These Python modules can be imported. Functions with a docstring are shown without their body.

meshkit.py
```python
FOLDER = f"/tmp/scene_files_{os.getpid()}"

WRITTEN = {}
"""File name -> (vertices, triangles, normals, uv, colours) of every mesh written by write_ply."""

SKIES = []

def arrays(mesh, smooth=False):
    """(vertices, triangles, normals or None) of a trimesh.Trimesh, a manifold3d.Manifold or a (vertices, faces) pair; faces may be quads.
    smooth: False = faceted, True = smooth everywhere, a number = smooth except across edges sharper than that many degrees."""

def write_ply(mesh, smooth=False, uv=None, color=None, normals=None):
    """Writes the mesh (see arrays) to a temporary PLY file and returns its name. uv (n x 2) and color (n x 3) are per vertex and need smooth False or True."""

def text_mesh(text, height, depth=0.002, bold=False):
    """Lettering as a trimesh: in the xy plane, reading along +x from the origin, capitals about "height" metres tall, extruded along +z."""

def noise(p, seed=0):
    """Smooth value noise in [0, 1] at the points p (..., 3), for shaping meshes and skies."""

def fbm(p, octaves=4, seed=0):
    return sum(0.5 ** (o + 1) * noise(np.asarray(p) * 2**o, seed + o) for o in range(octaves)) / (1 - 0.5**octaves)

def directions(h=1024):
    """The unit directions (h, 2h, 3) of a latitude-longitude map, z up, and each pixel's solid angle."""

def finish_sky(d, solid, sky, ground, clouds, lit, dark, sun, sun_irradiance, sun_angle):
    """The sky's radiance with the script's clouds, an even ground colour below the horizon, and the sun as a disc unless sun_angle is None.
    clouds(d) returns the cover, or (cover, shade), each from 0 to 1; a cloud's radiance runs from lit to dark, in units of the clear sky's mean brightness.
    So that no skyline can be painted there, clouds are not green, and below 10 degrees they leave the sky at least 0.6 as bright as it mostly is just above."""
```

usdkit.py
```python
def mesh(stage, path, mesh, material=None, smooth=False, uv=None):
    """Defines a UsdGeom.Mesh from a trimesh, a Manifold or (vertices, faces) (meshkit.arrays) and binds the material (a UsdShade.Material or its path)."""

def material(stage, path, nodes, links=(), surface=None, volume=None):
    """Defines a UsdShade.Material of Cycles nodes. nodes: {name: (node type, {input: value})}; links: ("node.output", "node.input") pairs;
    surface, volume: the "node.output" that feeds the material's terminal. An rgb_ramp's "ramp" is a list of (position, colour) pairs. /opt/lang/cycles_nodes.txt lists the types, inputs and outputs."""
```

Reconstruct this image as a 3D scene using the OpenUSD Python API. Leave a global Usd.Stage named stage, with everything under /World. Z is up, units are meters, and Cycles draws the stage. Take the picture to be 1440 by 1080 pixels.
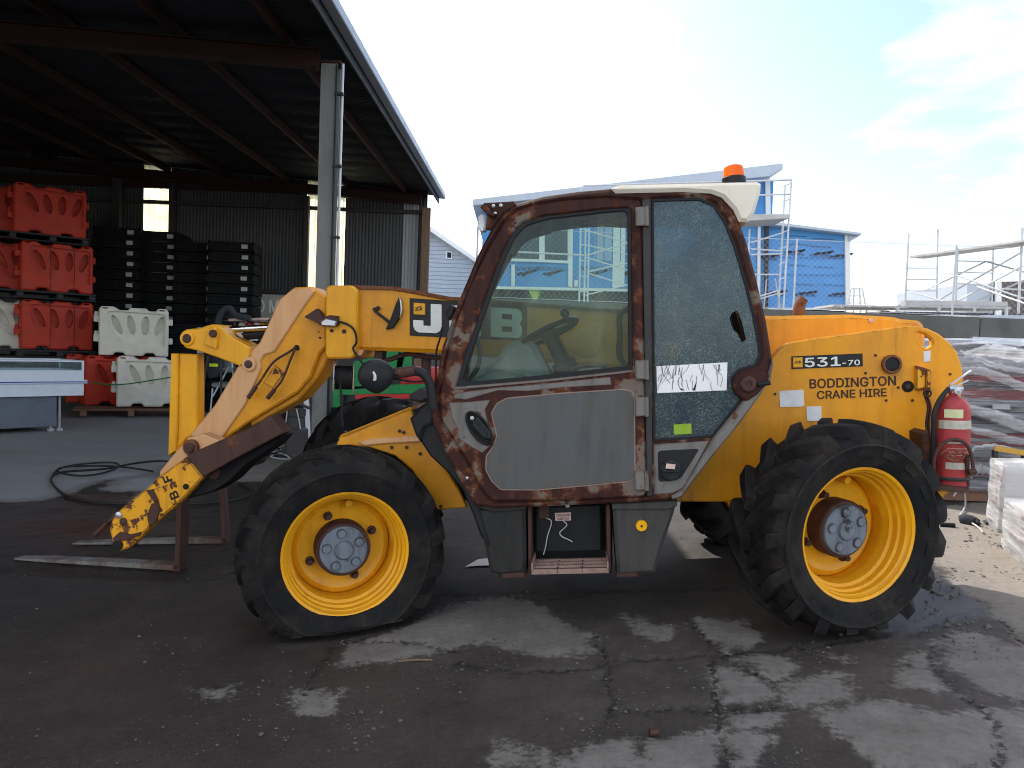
import math, random
import numpy as np, trimesh, manifold3d as m3, meshkit, usdkit
from pxr import Usd, UsdGeom, UsdLux, UsdShade, Gf, Sdf, Vt

rnd = random.Random(7)
rng = np.random.default_rng(7)
stage = Usd.Stage.CreateInMemory()
UsdGeom.SetStageUpAxis(stage, 'Z')
UsdGeom.SetStageMetersPerUnit(stage, 1.0)
UsdGeom.Xform.Define(stage, '/World')
UsdGeom.Scope.Define(stage, '/World/Looks')

# ------------------------------------------------------------------ camera, sky, sun, exposure
FPX, H = 1040.0, 1.5                      # focal length in photograph pixels, eye height
PITCH, ROLL = math.radians(2.6), math.radians(2.2)
EXPOSURE = 1.35
SUN_AZ, SUN_EL = math.radians(-35), math.radians(42)   # from the viewing direction, behind the machine
SKY_STRENGTH, SUN_INTENSITY = 0.12, 0.6
SKY_TURN = -0.42
F = np.array([0, math.cos(PITCH), -math.sin(PITCH)])
U0 = np.array([0, math.sin(PITCH), math.cos(PITCH)])
R0 = np.array([1.0, 0, 0])
R = math.cos(ROLL) * R0 + math.sin(ROLL) * U0
U = -math.sin(ROLL) * R0 + math.cos(ROLL) * U0
C = np.array([0, 0, H])
cam = UsdGeom.Camera.Define(stage, '/World/camera')
cam.AddTransformOp().Set(Gf.Matrix4d(*R, 0, *U, 0, *(-F), 0, *C, 1))
cam.CreateHorizontalApertureAttr(36.0)
cam.CreateFocalLengthAttr(36.0 * FPX / 1440)
cam.CreateClippingRangeAttr(Gf.Vec2f(0.05, 2000))
cam.CreateExposureAttr(EXPOSURE)

SUN = np.array([math.sin(SUN_AZ) * math.cos(SUN_EL), math.cos(SUN_AZ) * math.cos(SUN_EL), math.sin(SUN_EL)])
sun = UsdLux.DistantLight.Define(stage, '/World/sun')
sun.CreateIntensityAttr(SUN_INTENSITY)
sun.CreateAngleAttr(0.5)
sun.CreateNormalizeAttr(True)
sun.CreateColorAttr(Gf.Vec3f(1.0, 0.95, 0.87))
zax = SUN
xax = np.cross([0, 0, 1], zax); xax /= np.linalg.norm(xax)
yax = np.cross(zax, xax)
sun.AddTransformOp().Set(Gf.Matrix4d(*xax, 0, *yax, 0, *zax, 0, 0, 0, 0, 1))
usdkit.material(stage, '/World/Looks/sky_look', {
    'tc': ('texture_coordinate', {}),
    'sky': ('sky_texture', {'sky_type': 'single_scattering', 'sun_disc': False, 'sun_elevation': SUN_EL, 'sun_rotation': SUN_AZ, 'altitude': 50.0, 'air_density': 1.0, 'aerosol_density': 1.6}),
    'map': ('mapping', {'scale': (1.0, 1.0, 2.3), 'rotation': (0, 0, SKY_TURN)}),
    'n': ('noise_texture', {'scale': 2.3, 'detail': 9.0, 'roughness': 0.58, 'distortion': 0.3}),
    'r': ('rgb_ramp', {'ramp': [(0.435, (0, 0, 0)), (0.625, (1, 1, 1))]}),
    'mx': ('mix_color', {'b': (6.0, 5.75, 5.35), 'use_clamp': False}),
    'bg': ('background_shader', {'strength': SKY_STRENGTH})},
    [('tc.generated', 'map.vector'), ('map.vector', 'n.vector'), ('n.fac', 'r.fac'), ('r.color', 'mx.fac'), ('sky.color', 'mx.a'), ('mx.result', 'bg.color')], surface='bg.background')
dome = UsdLux.DomeLight.Define(stage, '/World/sky')
UsdShade.MaterialBindingAPI.Apply(dome.GetPrim()).Bind(UsdShade.Material.Get(stage, '/World/Looks/sky_look'))

# ------------------------------------------------------------------ pixel of the photograph -> point of the place
def ray(x, y):
    return F + R * (x - 720) / FPX + U * (540 - y) / FPX
def at(x, y, depth):
    return C + ray(x, y) * depth
def WY(x, y, yp):
    d = ray(x, y)
    return C + d * (yp / d[1])
def gz(x, y=0):
    x = np.asarray(x, float)
    return 0.2 * np.tanh(0.0825 * x / 0.2) - 0.071
def G(x, y):
    d = ray(x, y); z = -0.07
    for _ in range(9):
        p = C + d * ((z - H) / d[2]); z = float(gz(p[0]))
    return p

# the machine's own frame: X to its tail, Y across (away from the camera), Z up
PSI, THETA = math.radians(-5.8), math.radians(5.2)
ex = np.array([math.cos(THETA) * math.cos(PSI), math.cos(THETA) * math.sin(PSI), math.sin(THETA)])
ey = np.array([-math.sin(PSI), math.cos(PSI), 0.0])
ez = np.cross(ex, ey)
rim_f, rim_r = at(487, 780, 4.16), at(1209, 752, 3.86)
def axis_w(deg):
    a = math.radians(deg); return np.array([math.sin(a), -math.cos(a), 0])
k_mid = ((rim_f - 0.3 * axis_w(21)) + (rim_r - 0.3 * axis_w(16.6))) / 2
O = k_mid - ex * 1.395 - ey * 0.33 - ez * 0.60
MV = np.array([ex, ey, ez])               # rows: world -> local
def to_local(p):
    return (np.asarray(p, float) - O) @ MV.T
def V(x, y, Y):
    d = MV @ ray(x, y); c = MV @ (C - O)
    return c + d * ((Y - c[1]) / d[1])
def P(pts, Y):
    return np.array([V(x, y, Y)[[0, 2]] for x, y in pts])

# ------------------------------------------------------------------ mesh helpers
def cat(*ms):
    out = []
    for m in ms:
        out += list(m) if isinstance(m, (list, tuple)) else [m]
    return trimesh.util.concatenate(out)
def T(v, f):
    return trimesh.Trimesh(np.asarray(v, float), np.asarray(f, int), process=False)
def area2(p):
    return float(np.sum(p[:, 0] * np.roll(p[:, 1], -1) - np.roll(p[:, 0], -1) * p[:, 1]))
def inset(p, b):
    a = p - np.roll(p, 1, 0); c = np.roll(p, -1, 0) - p
    na = np.stack([-a[:, 1], a[:, 0]], 1); nc = np.stack([-c[:, 1], c[:, 0]], 1)
    na /= np.linalg.norm(na, axis=1, keepdims=True) + 1e-12; nc /= np.linalg.norm(nc, axis=1, keepdims=True) + 1e-12
    s = na + nc; k = np.maximum((s * s).sum(1, keepdims=True), 0.6)
    return p + s * (2 * b / k)
def roundp(p, r, n=5):
    """Rounds the corners of a closed polygon; r a number or one per corner."""
    p = np.asarray(p, float); N = len(p); out = []
    rr = np.broadcast_to(r, N)
    for i in range(N):
        a, b, c = p[i - 1], p[i], p[(i + 1) % N]
        u, w = a - b, c - b; lu, lw = np.linalg.norm(u), np.linalg.norm(w)
        d = min(rr[i], lu * 0.45, lw * 0.45)
        if d < 1e-4 or np.dot(u, w) / (lu * lw) < -0.985:
            out.append(b); continue
        s, e = b + u / lu * d, b + w / lw * d
        for t in np.linspace(0, 1, n):
            out.append((1 - t) ** 2 * s + 2 * t * (1 - t) * b + t * t * e)
    return np.array(out)
import mapbox_earcut
def earcut(rings):
    v = np.ascontiguousarray(np.vstack(rings)); ends = np.cumsum([len(r) for r in rings]).astype(np.uint32)
    t = np.asarray(mapbox_earcut.triangulate_float64(v, ends), int).reshape(-1, 3)
    a, b, c = v[t[:, 0]], v[t[:, 1]], v[t[:, 2]]
    cr = (b[:, 0] - a[:, 0]) * (c[:, 1] - a[:, 1]) - (b[:, 1] - a[:, 1]) * (c[:, 0] - a[:, 0])
    t[cr < 0] = t[cr < 0][:, ::-1]
    return t
def prism(poly, y0, y1, bev=0.006, holes=(), frame=None):
    """Plate in the X-Z plane from y0 (towards the viewer, edges bevelled) to y1."""
    rings = [np.asarray(poly, float)] + [np.asarray(h, float) for h in holes]
    rings = [(p if (area2(p) > 0) == (i == 0) else p[::-1]) for i, p in enumerate(rings)]
    ins = [inset(p, bev) if bev else p for p in rings]
    n = sum(len(p) for p in rings)
    tri = earcut(ins)
    full, inn = np.vstack(rings), np.vstack(ins)
    def lay(p, y): return np.stack([p[:, 0], np.full(len(p), y), p[:, 1]], 1)
    ls = [lay(inn, y0)] + ([lay(full, y0 + bev)] if bev else []) + [lay(full, y1)]
    f = [tri, tri[:, ::-1] + n * (len(ls) - 1)]
    o = 0
    for p in rings:
        i = np.arange(len(p)) + o; j = np.roll(np.arange(len(p)), -1) + o
        for l in range(len(ls) - 1):
            a, b = l * n, (l + 1) * n
            f += [np.stack([i + a, i + b, j + a], 1), np.stack([j + a, i + b, j + b], 1)]
        o += len(p)
    m = T(np.vstack(ls), np.vstack(f))
    return m
def pp(pts, y0, y1, bev=0.006, r=0.0, holes=(), hr=0.0):
    """prism of a pixel outline taken at the depth plane y0 of the machine"""
    return prism(roundp(P(pts, y0), r) if r else P(pts, y0), y0, y1, bev, [roundp(P(h, y0), hr) if hr else P(h, y0) for h in holes])
def box(x0, x1, y0, y1, z0, z1, b=0.004):
    x0, x1 = min(x0, x1), max(x0, x1); y0, y1 = min(y0, y1), max(y0, y1); z0, z1 = min(z0, z1), max(z0, z1)
    b = min(b, (x1 - x0) * .4, (y1 - y0) * .4, (z1 - z0) * .4)
    if b <= 0:
        return trimesh.creation.box(bounds=[[x0, y0, z0], [x1, y1, z1]])
    pts = [(x, y, z) for x in (x0 + b, x1 - b) for y in (y0 + b, y1 - b) for z in (z0, z1)] + [(x, y, z) for x in (x0 + b, x1 - b) for y in (y0, y1) for z in (z0 + b, z1 - b)] + [(x, y, z) for x in (x0, x1) for y in (y0 + b, y1 - b) for z in (z0 + b, z1 - b)]
    return trimesh.convex.convex_hull(np.array(pts))
def hull(pts):
    return trimesh.convex.convex_hull(np.asarray(pts, float))
def tube(pts, r, n=8, closed=False, cap=True):
    pts = np.asarray(pts, float); N = len(pts); rr = np.broadcast_to(r, N)
    t = np.gradient(pts, axis=0) if not closed else np.roll(pts, -1, 0) - np.roll(pts, 1, 0)
    t /= np.linalg.norm(t, axis=1, keepdims=True) + 1e-12
    u = np.cross(t[0], [0, 0, 1.0] if abs(t[0][2]) < .9 else [1.0, 0, 0]); u /= np.linalg.norm(u)
    v = []
    for i in range(N):
        u = u - t[i] * np.dot(u, t[i]); u /= np.linalg.norm(u)
        w = np.cross(t[i], u)
        for k in range(n):
            a = 2 * math.pi * k / n
            v.append(pts[i] + rr[i] * (math.cos(a) * u + math.sin(a) * w))
    f = []
    for i in range(N if closed else N - 1):
        j = (i + 1) % N
        for k in range(n):
            l = (k + 1) % n
            f += [(i * n + k, i * n + l, j * n + k), (i * n + l, j * n + l, j * n + k)]
    if not closed and cap:
        v += [pts[0], pts[-1]]
        for k in range(n):
            l = (k + 1) % n
            f += [(N * n, l, k), (N * n + 1, (N - 1) * n + k, (N - 1) * n + l)]
    return T(v, f)
def spline(pts, n=40, closed=False):
    from scipy.interpolate import CubicSpline
    p = np.asarray(pts, float)
    if closed: p = np.vstack([p, p[:1]])
    s = np.r_[0, np.cumsum(np.linalg.norm(np.diff(p, axis=0), axis=1))]
    cs = CubicSpline(s, p, bc_type='periodic' if closed else 'natural')
    return cs(np.linspace(0, s[-1], n + 1)[:-1] if closed else np.linspace(0, s[-1], n))
def lathe(profile, c=(0, 0, 0), axis=(0, -1, 0), n=48, ref=None, arc=None):
    """profile: (radius, height along axis). Revolved about the axis through c."""
    ax = np.asarray(axis, float); ax /= np.linalg.norm(ax)
    u = np.cross(ax, ref if ref is not None else ([0, 0, 1.0] if abs(ax[2]) < .9 else [1.0, 0, 0])); u /= np.linalg.norm(u); w = np.cross(ax, u)
    pr = np.asarray(profile, float); a = np.arange(n) * 2 * math.pi / n
    ring = np.cos(a)[:, None] * u + np.sin(a)[:, None] * w
    v = (pr[:, 0][:, None, None] * ring[None] + pr[:, 1][:, None, None] * ax + np.asarray(c, float)).reshape(-1, 3)
    f = []
    k = np.arange(n); l = (k + 1) % n
    for i in range(len(pr) - 1):
        a0, b0 = i * n, (i + 1) * n
        if pr[i, 0] > 1e-6: f.append(np.stack([k + a0, l + a0, k + b0], 1))
        if pr[i + 1, 0] > 1e-6: f.append(np.stack([l + a0, l + b0, k + b0], 1))
    return T(v, np.vstack(f))
def rod(a, b, r, n=8):
    return tube(np.array([a, b], float), r, n)
def xf(m, M):
    m = m.copy(); m.apply_transform(M); return m
def rotz(a, loc=(0, 0, 0)):
    M = np.eye(4); c, s = math.cos(a), math.sin(a); M[:2, :2] = [[c, -s], [s, c]]; M[:3, 3] = loc; return M
def beam(a, b, w, h, up=(0, 0, 1)):
    """rectangular bar from a to b, w across, h along up"""
    a, b = np.asarray(a, float), np.asarray(b, float); d = b - a; L = np.linalg.norm(d); d /= L
    s = np.cross(d, up); s /= np.linalg.norm(s); u = np.cross(s, d)
    m = box(-w / 2, w / 2, 0, L, -h / 2, h / 2, min(w, h) * .08)
    M = np.eye(4); M[:3, 0], M[:3, 1], M[:3, 2], M[:3, 3] = s, d, u, a
    return xf(m, M)
def fix(m):
    if m.is_watertight and m.volume < 0: m.invert()
    return m
def text(s, x, z, h, Y, width=None, bold=False, depth=0.003, ux=(1, 0), tilt=0.0):
    """lettering standing on a plane Y = const, its baseline starting at x, z"""
    m = meshkit.text_mesh(s, h, depth, bold)
    v = m.vertices.copy(); v[:, 0] -= v[:, 0].min()
    if width: v[:, 0] *= width / max(v[:, 0].max(), 1e-9)
    c, sn = math.cos(tilt), math.sin(tilt)
    q = np.stack([x + v[:, 0] * c - v[:, 1] * sn, Y - v[:, 2], z + v[:, 0] * sn + v[:, 1] * c], 1)
    return T(q, m.faces)

# ------------------------------------------------------------------ scene tree helpers
used = {}
def numbered(parent, name):
    k = (parent, name); n = used.get(k, -1) + 1; used[k] = n
    return f'{parent}/{name}' + (f'_{n:03d}' if n else '')
def custom(p, label=None, category=None, group=None, kind=None):
    for k, v in (('label', label), ('category', category), ('group', group), ('kind', kind)):
        if v: p.SetCustomDataByKey(k, v)
    return p
def mat4(M):
    return Gf.Matrix4d(*[float(x) for x in np.asarray(M).T.ravel()])
def thing(name, label, category, M=None, group=None):
    path = numbered('/World', name)
    x = UsdGeom.Xform.Define(stage, path)
    if M is not None: x.AddTransformOp().Set(mat4(M))
    custom(x.GetPrim(), label, category, group)
    return path
def holder(parent, name, label=None):
    path = numbered(parent, name)
    custom(UsdGeom.Xform.Define(stage, path).GetPrim(), label)
    return path
def part(parent, name, mesh, mat, smooth=35, label=None, kind=None):
    path = numbered(parent, name)
    usdkit.mesh(stage, path, mesh, MAT[mat], smooth)
    custom(stage.GetPrimAtPath(path), label, None, None, kind)
    return path
def single(name, mesh, mat, label, category, smooth=35, group=None):
    path = numbered('/World', name)
    usdkit.mesh(stage, path, mesh, MAT[mat], smooth)
    custom(stage.GetPrimAtPath(path), label, category, group)
    return path
def structure(name, mesh, mat, smooth=False):
    path = numbered('/World', name)
    usdkit.mesh(stage, path, mesh, MAT[mat], smooth)
    custom(stage.GetPrimAtPath(path), kind='structure')
    return path
def copy(src, M, label=None, group=None):
    p = stage.GetPrimAtPath(src); name = src.rsplit('/', 1)[1]
    if name[-3:].isdigit(): name = name[:-4]
    path = numbered('/World', name)
    x = UsdGeom.Xform.Define(stage, path)
    x.GetPrim().GetReferences().AddInternalReference(src)
    x.ClearXformOpOrder()
    x.AddTransformOp().Set(mat4(M))
    x.GetPrim().SetInstanceable(True)
    d = p.GetCustomData()
    custom(x.GetPrim(), label or d.get('label'), d.get('category'), group or d.get('group'))
    return path

# ------------------------------------------------------------------ materials
MAT = {}
def material(name, nodes, links, surface):
    MAT[name] = usdkit.material(stage, f'/World/Looks/{name}', nodes, links, surface=surface)
def plain(name, col, rough=0.6, var=0.25, scale=6.0, metal=0.0, bump=0.15, bscale=60.0, spec=0.32, stretch=(1, 1, 1), **kw):
    """one colour with soft tone variation, faint grime and fine relief"""
    c = np.array(col, float)
    material(name, {
        'g': ('geometry', {}), 'mp': ('mapping', {'scale': stretch}),
        'n': ('noise_texture', {'scale': scale, 'detail': 6.0, 'roughness': 0.62}),
        'r': ('rgb_ramp', {'ramp': [(0.25, tuple(c * (1 - var))), (0.5, tuple(c)), (0.78, tuple(np.clip(c * (1 + var * .7), 0, .95)))]}),
        'rr': ('map_range', {'from_min': .3, 'from_max': .7, 'to_min': max(rough - .12, .03), 'to_max': min(rough + .12, 1)}),
        'n2': ('noise_texture', {'scale': bscale, 'detail': 3.0}),
        'b': ('bump', {'strength': bump, 'distance': 0.01}),
        'p': ('principled_bsdf', {'metallic': metal, 'specular_ior_level': spec, **kw})},
        [('g.position', 'mp.vector'), ('mp.vector', 'n.vector'), ('g.position', 'n2.vector'), ('n.fac', 'r.fac'), ('r.color', 'p.base_color'), ('n.fac', 'rr.value'), ('rr.result', 'p.roughness'), ('n2.fac', 'b.height'), ('b.normal', 'p.normal')], 'p.BSDF')
def rusty(name, paint, at_=0.66, scale=9.0, edge=0.0, rough=0.45, rust=((.055, .018, .012), (.16, .055, .025)), soft=0.02, streak=0.25, second=None, at2=0.5, metal=0.0, scale2=3.5, soft2=.02, spec=.36, xgrad=None, rim=None, bleed=0.0, grime=0.0):
    """paint chipped through to rust: noise above at_ is bare; edge widens the rust at sharp edges; second is an undercoat that shows in patches"""
    c = np.array(paint, float)
    n = {
        'g': ('geometry', {}),
        'n': ('noise_texture', {'scale': scale, 'detail': 9.0, 'roughness': 0.66}),
        'th': ('map_range', {'from_min': at_, 'from_max': at_ + soft, 'to_min': 0.0, 'to_max': 1.0, 'clamp': True}),
        'st': ('mapping', {'scale': (7.0, 7.0, 0.7)}),
        'sn': ('noise_texture', {'scale': 2.2, 'detail': 5.0, 'roughness': 0.6}),
        'sr': ('rgb_ramp', {'ramp': [(0.3, tuple(c * (1 - streak) * np.array([1, .93, .85]))), (0.52, tuple(c)), (0.8, tuple(np.clip(c * (1 + streak * .35), 0, .95)))]}),
        'rn': ('noise_texture', {'scale': 38.0, 'detail': 6.0, 'roughness': 0.7}),
        'rr': ('rgb_ramp', {'ramp': [(0.3, rust[0]), (0.7, rust[1])]}),
        'mx': ('mix_color', {}),
        'ro': ('mix_float', {'a': rough, 'b': 0.85}),
        'inv': ('math', {'math_type': 'multiply', 'value2': -1.0}),
        'ba': ('math', {'math_type': 'multiply', 'value2': 0.35}),
        'hs': ('math', {'math_type': 'add'}),
        'b': ('bump', {'strength': 0.5, 'distance': 0.004}),
        'p': ('principled_bsdf', {'metallic': metal, 'specular_ior_level': spec})}
    l = [('g.position', 'n.vector'), ('g.position', 'st.vector'), ('st.vector', 'sn.vector'), ('g.position', 'rn.vector'), ('sn.fac', 'sr.fac'), ('rn.fac', 'rr.fac'),
         ('mx.result', 'p.base_color'), ('th.result', 'mx.fac'), ('rr.color', 'mx.b'), ('th.result', 'ro.fac'), ('ro.result', 'p.roughness'), ('th.result', 'inv.value1'), ('rn.fac', 'ba.value1'),
         ('inv.value', 'hs.value1'), ('ba.value', 'hs.value2'), ('hs.value', 'b.height'), ('b.normal', 'p.normal')]
    base = 'sr.color'
    if second is not None:
        n['n3'] = ('noise_texture', {'scale': scale2, 'detail': 8.0, 'roughness': 0.6})
        n['t3'] = ('map_range', {'from_min': at2, 'from_max': at2 + soft2, 'to_min': 0.0, 'to_max': 1.0, 'clamp': True})
        n['m3'] = ('mix_color', {'b': second})
        l += [('g.position', 'n3.vector'), ('n3.fac', 't3.value'), ('t3.result', 'm3.fac'), (base, 'm3.a')]
        base = 'm3.result'
        if rim:
            n['t4'] = ('map_range', {'from_min': at2 - .045, 'from_max': at2 - .012, 'to_min': 0.0, 'to_max': .85, 'clamp': True}); n['m4'] = ('mix_color', {'b': rim})
            l = [q for q in l if q[1] != 'm3.a'] + [('n3.fac', 't4.value'), ('t4.result', 'm4.fac'), ('sr.color', 'm4.a'), ('m4.result', 'm3.a')]
    if bleed:
        n['bm'] = ('mapping', {'scale': (24.0, 24.0, 1.1)}); n['bn'] = ('noise_texture', {'scale': 1.0, 'detail': 4.0, 'roughness': .6}); n['bl'] = ('noise_texture', {'scale': 1.6, 'detail': 3.0})
        n['bs'] = ('math', {'math_type': 'multiply'}); n['bt'] = ('map_range', {'from_min': .33, 'from_max': .46, 'to_min': 0.0, 'to_max': bleed, 'clamp': True}); n['bx'] = ('mix_color', {'b': (.22, .075, .015)})
        l += [('g.position', 'bm.vector'), ('bm.vector', 'bn.vector'), ('g.position', 'bl.vector'), ('bn.fac', 'bs.value1'), ('bl.fac', 'bs.value2'), ('bs.value', 'bt.value'), ('bt.result', 'bx.fac'), (base, 'bx.a')]
        base = 'bx.result'
    if grime:
        n['gn'] = ('noise_texture', {'scale': 2.6, 'detail': 9.0, 'roughness': .7}); n['gt'] = ('map_range', {'from_min': .42, 'from_max': .72, 'to_min': 0.0, 'to_max': grime, 'clamp': True}); n['gx'] = ('mix_color', {'b': (.17, .10, .045)})
        l += [('g.position', 'gn.vector'), ('gn.fac', 'gt.value'), ('gt.result', 'gx.fac'), (base, 'gx.a')]
        base = 'gx.result'
    l.append((base, 'mx.a'))
    src = 'n.fac'
    if edge:
        n['bv'] = ('bevel', {'samples': 4, 'radius': 0.012})
        n['dp'] = ('vector_math', {'math_type': 'dot_product'})
        n['om'] = ('math', {'math_type': 'subtract', 'value1': 1.0})
        n['em'] = ('math', {'math_type': 'multiply', 'value2': edge})
        n['ad'] = ('math', {'math_type': 'add'})
        l += [('bv.bevel', 'dp.vector1'), ('g.true_normal', 'dp.vector2'), ('dp.value', 'om.value2'), ('om.value', 'em.value1'), ('n.fac', 'ad.value1'), ('em.value', 'ad.value2')]
        src = 'ad.value'
    if xgrad:
        n['xs'] = ('separate_xyz', {}); n['xr'] = ('map_range', {'from_min': xgrad[0], 'from_max': xgrad[1], 'to_min': -.12, 'to_max': .22, 'clamp': True}); n['xa'] = ('math', {'math_type': 'add'})
        l += [('g.position', 'xs.vector'), ('xs.x', 'xr.value'), (src, 'xa.value1'), ('xr.result', 'xa.value2')]
        src = 'xa.value'
    l.append((src, 'th.value'))
    material(name, n, l, 'p.BSDF')
def pane(name, tint, dirt_col, dirt=(0.45, 0.75), amount=0.6, scale=4.0, stretch=(3, 3, .6), base=0.05, ior=1.45):
    """window glass: see-through, mirrors at grazing angles, with a film of dirt"""
    material(name, {
        'g': ('geometry', {}), 'mp': ('mapping', {'scale': stretch}),
        'n': ('noise_texture', {'scale': scale, 'detail': 7.0, 'roughness': 0.6}),
        't': ('map_range', {'from_min': dirt[0], 'from_max': dirt[1], 'to_min': base, 'to_max': amount, 'clamp': True}),
        'tr': ('transparent_bsdf', {'color': tint}), 'gl': ('glossy_bsdf', {'color': (.9, .95, 1), 'roughness': 0.03}),
        'fr': ('fresnel', {'IOR': ior}), 'm1': ('mix_closure', {}),
        'df': ('diffuse_bsdf', {'color': dirt_col}), 'tl': ('translucent_bsdf', {'color': dirt_col}), 'm2': ('mix_closure', {'fac': 0.5}),
        'm3': ('mix_closure', {})},
        [('g.position', 'mp.vector'), ('mp.vector', 'n.vector'), ('n.fac', 't.value'), ('fr.fac', 'm1.fac'), ('tr.BSDF', 'm1.closure1'), ('gl.BSDF', 'm1.closure2'),
         ('df.BSDF', 'm2.closure1'), ('tl.BSDF', 'm2.closure2'), ('t.result', 'm3.fac'), ('m1.closure', 'm3.closure1'), ('m2.closure', 'm3.closure2')], 'm3.closure')

YEL = (0.77, 0.315, 0.007)
rusty('yellow', YEL, 0.70, 11.0, 1.6, 0.42, streak=.09, bleed=.55, grime=.40)
rusty('yellow_clean', (0.82, 0.375, 0.008), 0.735, 14.0, 0.9, 0.36, streak=.06, bleed=.25, grime=.22)
rusty('yellow_worn', (0.76, 0.34, 0.012), 0.545, 12.0, 2.2, 0.5, soft=.03)
rusty('yellow_faded', (0.66, 0.36, 0.17), 0.75, 13.0, 1.0, 0.6, streak=.1)
rusty('cab_rust', (.040, .013, .010), 0.58, 15.0, 0.0, 0.62, rust=((.020, .008, .008), (.095, .032, .016)), second=(.145, .112, .092), at2=0.562, scale2=4.6, streak=.5, spec=.2, rim=(.13, .042, .018))
rusty('cab_grey', (.155, .147, .138), 0.64, 9.0, 1.2, 0.55, rust=((.05, .02, .015), (.17, .06, .03)), streak=.25)
rusty('door_skin', (.078, .082, .088), 0.74, 5.0, 0.8, 0.42, second=(.088, .080, .068), at2=0.40, soft2=.3, streak=.3)
rusty('rust_steel', (.060, .026, .020), 0.6, 8.0, 0.0, 0.7, rust=((.03, .013, .012), (.19, .065, .025)), streak=.35)
rusty('fork_steel', (.10, .06, .05), 0.56, 7.0, 0.0, 0.5, rust=((.11, .105, .10), (.22, .21, .195)), streak=.4, soft=.16, xgrad=(-2.2, -2.9))
rusty('rust_orange', (.17, .065, .028), 0.58, 20.0, 0.0, 0.8, rust=((.06, .02, .015), (.12, .045, .02)))
rusty('rubber', (.007, .007, .008), 0.46, 5.0, 0.7, 0.62, rust=((.016, .0135, .012), (.050, .039, .031)), soft=.34, streak=.3, spec=.15)
plain('black_plastic', (.011, .0115, .013), 0.42, 0.3, 5.0, bump=.2, bscale=220, spec=.25)
plain('black_gloss', (.012, .013, .015), 0.25, 0.3)
plain('dark_steel', (.035, .033, .033), 0.55, 0.4, 7.0)
plain('belly', (.009, .008, .008), 0.85, 0.4, 7.0)
rusty('hub_grey', (.15, .175, .21), 0.575, 8.0, 1.0, 0.6, rust=((.022, .022, .026), (.07, .062, .058)), streak=.5, soft=.06)
plain('chrome', (.75, .76, .78), 0.12, 0.1, metal=1.0)
plain('zinc', (.55, .57, .60), 0.38, 0.2, metal=.9)
plain('white_roof', (.74, .69, .58), 0.45, 0.12, 3.0)
plain('decal_black', (.012, .012, .013), 0.4, 0.2)
plain('decal_white', (.72, .72, .70), 0.5, 0.12, 20)
plain('sticker_white', (.66, .66, .66), 0.55, 0.15, 12)
plain('sticker_green', (.24, .38, .03), 0.5, 0.15)
plain('sticker_pink', (.62, .42, .38), 0.6, 0.2, 30)
plain('tread_steel', (.26, .17, .14), 0.55, 0.4, 30)
plain('letter_brown', (.045, .018, .008), 0.5, 0.2)
plain('seat_black', (.018, .018, .020), 0.8, 0.3)
plain('console_grey', (.17, .19, .19), 0.65, 0.25)
plain('ext_red', (.36, .04, .045), 0.45, 0.22, 8.0)
plain('ext_label', (.46, .43, .36), 0.6, 0.3, 30)
plain('ext_yellow', (.58, .58, .33), 0.6, 0.15, 20)
material('amber', {'p': ('principled_bsdf', {'base_color': (.95, .25, .02), 'roughness': .18, 'transmission_weight': .25, 'subsurface_weight': .0}), 't': ('translucent_bsdf', {'color': (1.0, .25, .03)}), 'm': ('mix_closure', {'fac': .4})}, [('p.BSDF', 'm.closure1'), ('t.BSDF', 'm.closure2')], 'm.closure')
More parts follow.
